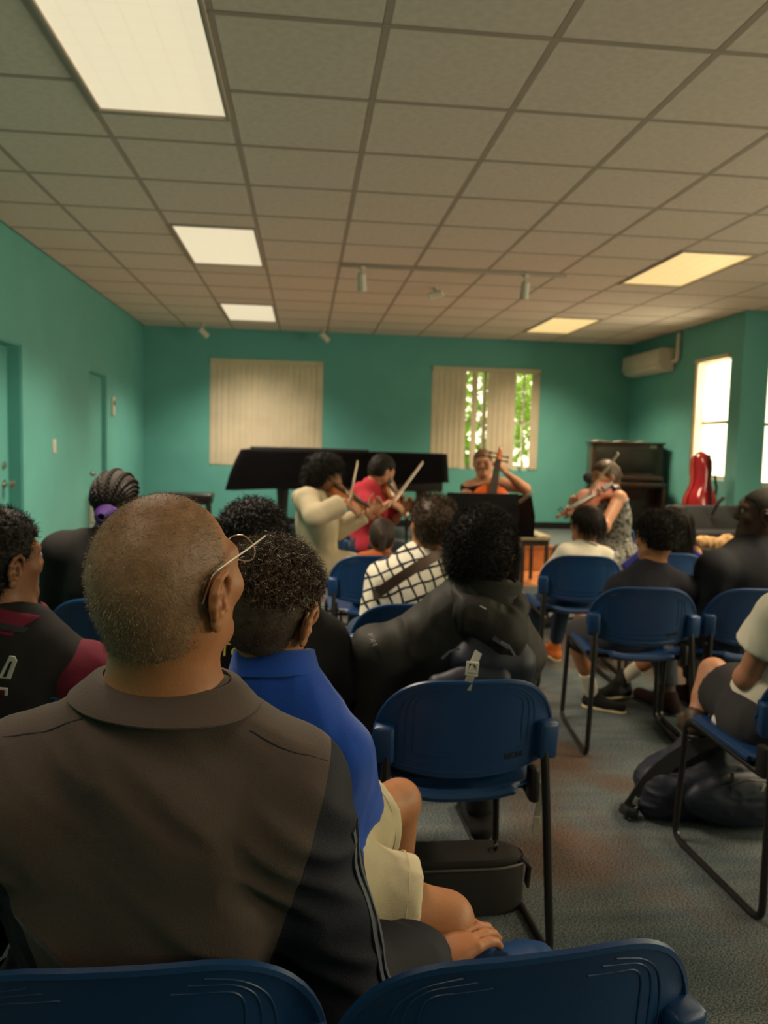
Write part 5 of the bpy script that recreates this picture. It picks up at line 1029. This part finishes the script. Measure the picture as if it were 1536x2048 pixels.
MB().box((0, .12, hz+.006), (.90, .38, .025), bev=.008).build('top_board', DKW, up); MB().box((.30, -.055, hz-.17), (.08, .006, .32), (0, .04, 0)).build('pale_strip', M('pale_green_strip', (.20, .24, .20), .5, .05), up)  # top board; narrow pale green upright strip at right of the front
for i, (x, w, a) in enumerate(((-.22, .36, .05), (.10, .34, -.08))):
    G = [[(x-w/2+w*u/6, .02+.2*v, hz+.022+.02*math.sin(u*1.3+i)*.5+.004) for u in range(7)] for v in (0, 1)]; o = MB().sheet(G, .006).build('sheet_music', PALE); o.parent = None; o.matrix_world = Matrix.Translation(up.location)@Matrix.Rotation(R(-10), 4, 'Z'); tag(o, ('curled pale papers lying on the left of the dark upright piano top', 'pale papers lying on the right of the dark upright piano top')[i], 'paper')
bn = thing('wooden_bench', 'brown wooden bench with pale top between the music stands and the stage', 'bench', (2.283, 7.853, 0.000)); 
MB().box((0, 0, .50), (.30, .60, .05), bev=.01).build('seat', M('pale_bench_top', (.33, .27, .17), .5, .1), bn); MB().box((0, 0, .45), (.27, .56, .06)).build('apron', DKW, bn)
for x in (-.12, .12):
    for y in (-.26, .26): MB().box((x, y, .22), (.035, .035, .44), bev=.005).build('leg', DKW, bn)
# red cello case leaning by the right window
cc = thing('cello_case', 'glossy red cello case standing beneath the right wall window', 'case', (4.17, 7.97, 0), rot=(R(-3), R(2), R(14))); top_z = 1.40
prof = [(0, .10), (.03, .16), (.10, .205), (.22, .225), (.36, .215), (.48, .175), (.58, .140), (.66, .135), (.74, .150), (.84, .165), (.92, .155), (.98, .12), (1.06, .085), (1.16, .075), (1.26, .085), (1.34, .08), (1.38, .045), (1.40, .01)]
CASER = M('red_gloss_shell', (.40, .012, .022), .16, .1, 3, coat=.8); G = []
ol = [(b, a) for a, b in prof]+[(-b, a) for a, b in prof[::-1]]; m = MB(); n = len(ol); cz = .7
rings = [(1, -.02), (1, .02), (.97, .06), (.86, .115), (.6, .15), (.25, .16)]
for sg, nm in ((-1, 'front_shell'), (1, 'back_shell')):
    m = MB(); V = []
    for k, y in rings:
        for i, (x, z) in enumerate(ol):
            a, b = prof[i if i < len(prof) else 2*len(prof)-1-i]; V.append((x*k, sg*y*(.55+.45*min(1, b/.2)), cz+(z-cz)*(1-(1-k)*.25)))
    Fs = [(i*n+j, i*n+(j+1) % n, (i+1)*n+(j+1) % n, (i+1)*n+j) for i in range(5) for j in range(n)]+[tuple(range(5*n, 6*n))]; m.add(V, Fs); m.build(nm, CASER, cc, sharp=1.)
MB().ribbon([(0, -.115, 1.36), (0, -.125, 1.1), (0, -.16, .85), (.0, -.155, .66), (-.03, -.168, .40)], (0, -1, 0), .03, .004).build('strap', BLACK, cc); MB().box((0, -.150, .74), (.035, .012, .14), bev=.004).build('buckle', PALE, cc); MB().tube(fillet([(-.05, -.15, .55), (-.03, -.20, .50), (.0, -.20, .36), (.03, -.165, .30)], .04), .012, 8).build('handle', BLACK, cc)
MB().ribbon([(.14, -.05, 1.15), (.19, -.03, 1.02), (.17, -.03, .86), (.20, -.02, .80)], (0, -1, 0), .03, .003).build('shoulder_strap', BLACK, cc)
# table with cases and small things at the right
tb = thing('side_table', 'low dark table with things on it, between the blue top child and suit man', 'table', ((3.393, 6.000, 0.607)[0], 6.05, 0)); tz = (3.335, 5.900, 0.644)[2]
MB().box((0, 0, tz-.015), (1.0, .6, .03), bev=.005).build('table_top', BLACKM2, tb)
for x in (-.46, .46):
    for y in (-.26, .26): MB().tube([(x, y, 0), (x, y, tz-.03)], .016, 8).build('leg', BLACKM2, tb)
ic = thing('instrument_case', 'open black instrument case with raised lid on the dark side table', 'case', (tb.location.x+.05, 6.22, tz), R(8))
MB().box((0, 0, .05), (.82, .24, .10), bev=.03).build('tray', BLACK, ic); MB().box((0, .14, .17), (.82, .07, .26), (-.35, 0, 0), .03).build('lid', BLACK, ic); MB().tube(fillet([(-.02, .10, .22), (.01, .06, .33), (.05, .05, .37)], .03), .016, 8).build('neck_strap', BLACK, ic); MB().ball((.33, .08, .28), (.11, .06, .12), 12).build('pouch', BLACK, ic)
V, Fq = nets([('+', ell((0, 0, .03), (.15, .06, .045)), 0), ('+', ell((.1, .0, .05), (.06, .05, .05)), .02), ('+', ell((-.1, 0, .04), (.06, .05, .045)), .02)], .006); V = folds(V, vnormals(V, Fq), .018, 22.)
o = link('crumpled_bag', npmesh('crumpled_bag', V, Fq), M('tan_paper', (.40, .23, .10), .8, .3, 14), None, (tb.location.x-.20, 5.86, tz)); tag(o, 'tan crumpled bag on the dark side table', 'bag')
sc_ = thing('drink_carton', 'small orange and white carton at the right on the dark side table', 'carton', (tb.location.x+.16, 5.84, tz), .5); MB().box((0, 0, .05), (.07, .05, .10), bev=.004).build('box', M('orange_card', (.50, .12, .05), .6, .1), sc_); MB().prism([(-.025, 0), (.025, 0), (0, .035)], -.035, .035, Matrix(((0, 0, 1, 0), (1, 0, 0, 0), (0, 1, 0, .10), (0, 0, 0, 1)))).build('gable', PALE, sc_)
# cream cabinet by the left wall
cb = thing('low_cabinet', 'cream low cabinet against the left wall behind the person with braids', 'cabinet', (-1.925, 8.22, 0)); ch_ = (-2.077, 8.000, 0.806)[2]
MB().box((0, 0, ch_/2), (.36, .5, ch_), bev=.006).build('body', WHITE, cb)
for k in range(3): d = MB().box((.0, -.256, ch_*(k+.5)/3), (.32, .014, ch_/3-.02), bev=.003).build('drawer', WHITE, cb); MB().box((0, -.268, ch_*(k+.5)/3+.04), (.12, .014, .014), bev=.004).build('handle', CHROME, d)
bx = thing('tissue_box', 'small cream box on top of the cream cabinet', 'box', (-1.93, 8.06, ch_)); MB().box((0, 0, .09), (.13, .13, .18), bev=.006).build('carton', WHITE, bx); MB().ball((0, 0, .19), (.03, .02, .03), 8).build('tissue', PALE, bx)
# violin case on the floor under the empty-looking chair in the middle
vc = thing('violin_case', 'black fabric violin case lying on the carpet under the blue chair with lettering', 'case', (.30, 2.24, 0), R(1)); CASEB = M('case_canvas', (.016, .013, .012), .8, .12, 6, .3, 500)
op = fillet([Vector((x, y, 0)) for x, y in ((-.1, -.115), (.30, -.115), (.375, -.07), (.375, .04), (.31, .10), (-.40, .115), (-.40, -.115), (-.1, -.115))], .06, 5)[:-1]; op = [(p.x, p.y*.60) for p in op]
def slab_(z0, z1, k0, nm, mat): 
    m = MB(); n = len(op); rr = [(k0-.03, z0), (k0, z0+.015), (k0, z1-.015), (k0-.03, z1), (k0-.12, z1+.004)]
    m.add([(x*k, y*(k-.5*(1-k)), z) for k, z in rr for x, y in op], [(i*n+j, i*n+(j+1) % n, (i+1)*n+(j+1) % n, (i+1)*n+j) for i in range(4) for j in range(n)]+[tuple(range(n))[::-1], tuple(range(4*n, 5*n))]); return m.build(nm, mat, vc, sharp=.9)
slab_(.0, .145, 1.0, 'bottom_shell', CASEB); slab_(.149, .172, .995, 'lid', CASEB); MB().tube([(x*1.004, y*1.006, .147) for x, y in op], .0035, 6, True).build('zip', M('zip_grey', (.10, .09, .08), .5, .1), vc)
MB().tube([V3(.29, -.01, .176)+V3(.0, .012*math.cos(a), .014+.012*math.sin(a)) for a in [2*math.pi*i/14 for i in range(14)]], .003, 6, True).build('ring', BLACKM, vc); MB().ribbon([(.36, -.03, .165), (.392, -.02, .13), (.39, -.01, .06)], (1, 0, 0), .03, .004).build('end_strap', BLACK, vc)
# backpack worn by the person in the jacket
bk = thing('backpack', 'navy backpack with pale buckle strap, worn by the person in black hooded jacket', 'backpack', (0.493, 2.060, 0.639)); b0 = bk.location.copy()
def soft(name, ops, mat, t, base, vox=.005, amp=.006, f=9., st=(1, 1, .5), seed=5):
    V, Fq = nets(ops, vox); V = relax(V, Fq, 1); V = folds(V, vnormals(V, Fq), amp, f, st, seed); return link(name, npmesh(name, V-np.array(base), Fq), mat, t)
soft('main_pocket', [('+', cap((0.524, 2.100, 0.806), (0.530, 2.105, 0.680), .085, .115, (0, 1, 0), .42), 0), ('+', cap((0.446, 2.090, 0.791), (0.596, 2.100, 0.788), .04, .045), .04)], BPACK, bk, b0)
soft('front_pocket', [('+', cap((0.448, 2.055, 0.718), (0.486, 2.060, 0.653), .07, .08, (0, 1, 0), .4), 0), ('+', cap((0.366, 2.060, 0.735), (0.536, 2.055, 0.759), .026, .026), .04)], BPACK, bk, b0, seed=8)
for k, P in (('webbing', [(0.458, 1.985, 0.848), (0.448, 1.972, 0.833), (0.440, 1.965, 0.822)]), ('webbing', [(0.434, 1.955, 0.796), (0.429, 1.955, 0.780), (0.426, 1.960, 0.755)])): MB().ribbon([Vector(p)-b0 for p in P], (0, -1, 0), .020, .002).build(k, M('pale_webbing', (.34, .33, .31), .6, .08), bk)
bu = MB(); c = Vector((0.436, 1.955, 0.812))-b0
for dx in (-.013, .013): bu.box(c+V3(dx, 0, 0), (.006, .008, .034), (0, .1, 0), .002)
for dz in (-.016, -.008, .016): bu.box(c+V3(0, 0, dz), (.030, .008, .005), (0, .1, 0), .0015)
bu.prism([(-.009, -.006), (.009, -.006), (0, .013)], -.003, .003, Matrix.Translation(c)@Matrix(((1, 0, 0, 0), (0, 0, -1, 0), (0, 1, 0, 0), (0, 0, 0, 1)))); bu.build('buckle', M('pale_buckle', (.52, .50, .44), .4, .05), bk)
for nm, P in (('reflective_strip', [(0.365, 2.000, 0.826), (0.384, 1.995, 0.847), (0.410, 1.992, 0.854)]), ('reflective_strip', [(0.522, 2.000, 0.871), (0.543, 2.000, 0.860), (0.560, 2.000, 0.833)]), ('shoulder_strap', [(0.526, 2.030, 0.855), (0.564, 2.090, 0.903), (0.588, 2.160, 0.911), (0.624, 2.300, 0.870)])):
    MB().ribbon([Vector(p)-b0 for p in P], (.0, -1, .3), .006 if nm[0] == 'r' else .05, .002).build(nm, STRIPE if nm[0] == 'r' else BPACK, bk)
MB().ribbon([Vector((0.548, 2.060, 0.905))-b0, Vector((0.561, 2.090, 0.921))-b0], (.0, -.8, .6), .045, .002).build('strap_label', PALE, bk)
sd = thing('loose_strap', 'pale webbing strap hanging under the right of the blue chair with lettering', 'strap', (0.689, 2.150, 0.397)); s0 = sd.location.copy()
MB().ribbon([Vector(p)-s0 for p in ((0.691, 2.160, 0.413), (0.696, 2.160, 0.362), (0.689, 2.160, 0.314))], (0, -1, 0), .016, .002).build('webbing', M('dull_webbing', (.22, .20, .17), .7, .1), sd); MB().ribbon([Vector(p)-s0 for p in ((0.688, 2.155, 0.313), (0.683, 2.150, 0.265))], (0, -1, .2), .018, .003).build('webbing_end', M('dull_webbing_end', (.28, .25, .2), .7, .1), sd)
# backpack on the floor under the right chair
fb = thing('backpack', 'slumped navy backpack lying on the carpet under the chair at right edge', 'backpack', (1.62, 2.80, 0)); f0 = fb.location.copy()
soft('main_pocket', [('+', ell((0, 0, .12), (.34, .17, .135)), 0), ('+', cap((-.05, .0, .20), (.22, .02, .22), .12, .13), .08), ('+', cap((-.30, -.04, .06), (-.05, -.02, .16), .05, .10), .06), ('&', (A3((-1, -1, -1)), A3((1, 1, 1)), lambda P: -P[..., 2]), 0)], BPACK, fb, (0, 0, 0), .006, .012, 9., (1, 1, 2.2), 4)
soft('front_pocket', [('+', ell((.02, -.15, .12), (.24, .06, .10)), 0)], BPACK, fb, (0, 0, 0), .006, .008, 10., (1, 1, 2), 6)
pth = fillet([(-.385, -.03, .02), (-.30, -.06, .19), (-.13, -.09, .32), (.10, -.06, .37)], .15, 6)
MB().ribbon(pth, (-.2, -.9, .5), .055, .010).build('shoulder_strap', BLACK, fb, sharp=1.); MB().tube([p+V3(0, -.012, -.022) for p in pth], .004, 6).build('strap_piping', PALE, fb)
MB().box((-.385, -.04, .03), (.06, .05, .04), (0, .3, .2), .01).build('strap_clip', BLACKP, fb); MB().box((-.365, -.055, .075), (.02, .012, .03), (0, .4, 0), .003).build('strap_slider', CHROME, fb)
z = MB(); z.tube([V3(.055, -.205, .195)+V3(.008*math.cos(a), 0, .010*math.sin(a)) for a in [2*math.pi*i/12 for i in range(12)]], .0022, 5, True); z.box((.038, -.205, .185), (.012, .006, .032), (0, .25, 0), .002); z.build('zip_pull', SILVER, fb)
MB().tube([(-.18, -.19, .17), (-.02, -.205, .215), (.14, -.20, .20), (.24, -.17, .15)], .0035, 6).build('zip', BLACKP, fb)
MB().ribbon([(-.07, -.185, .235), (-.075, -.20, .16), (-.085, -.205, .10)], (0, -1, 0), .012, .002).build('zip_cord', BLACK, fb)
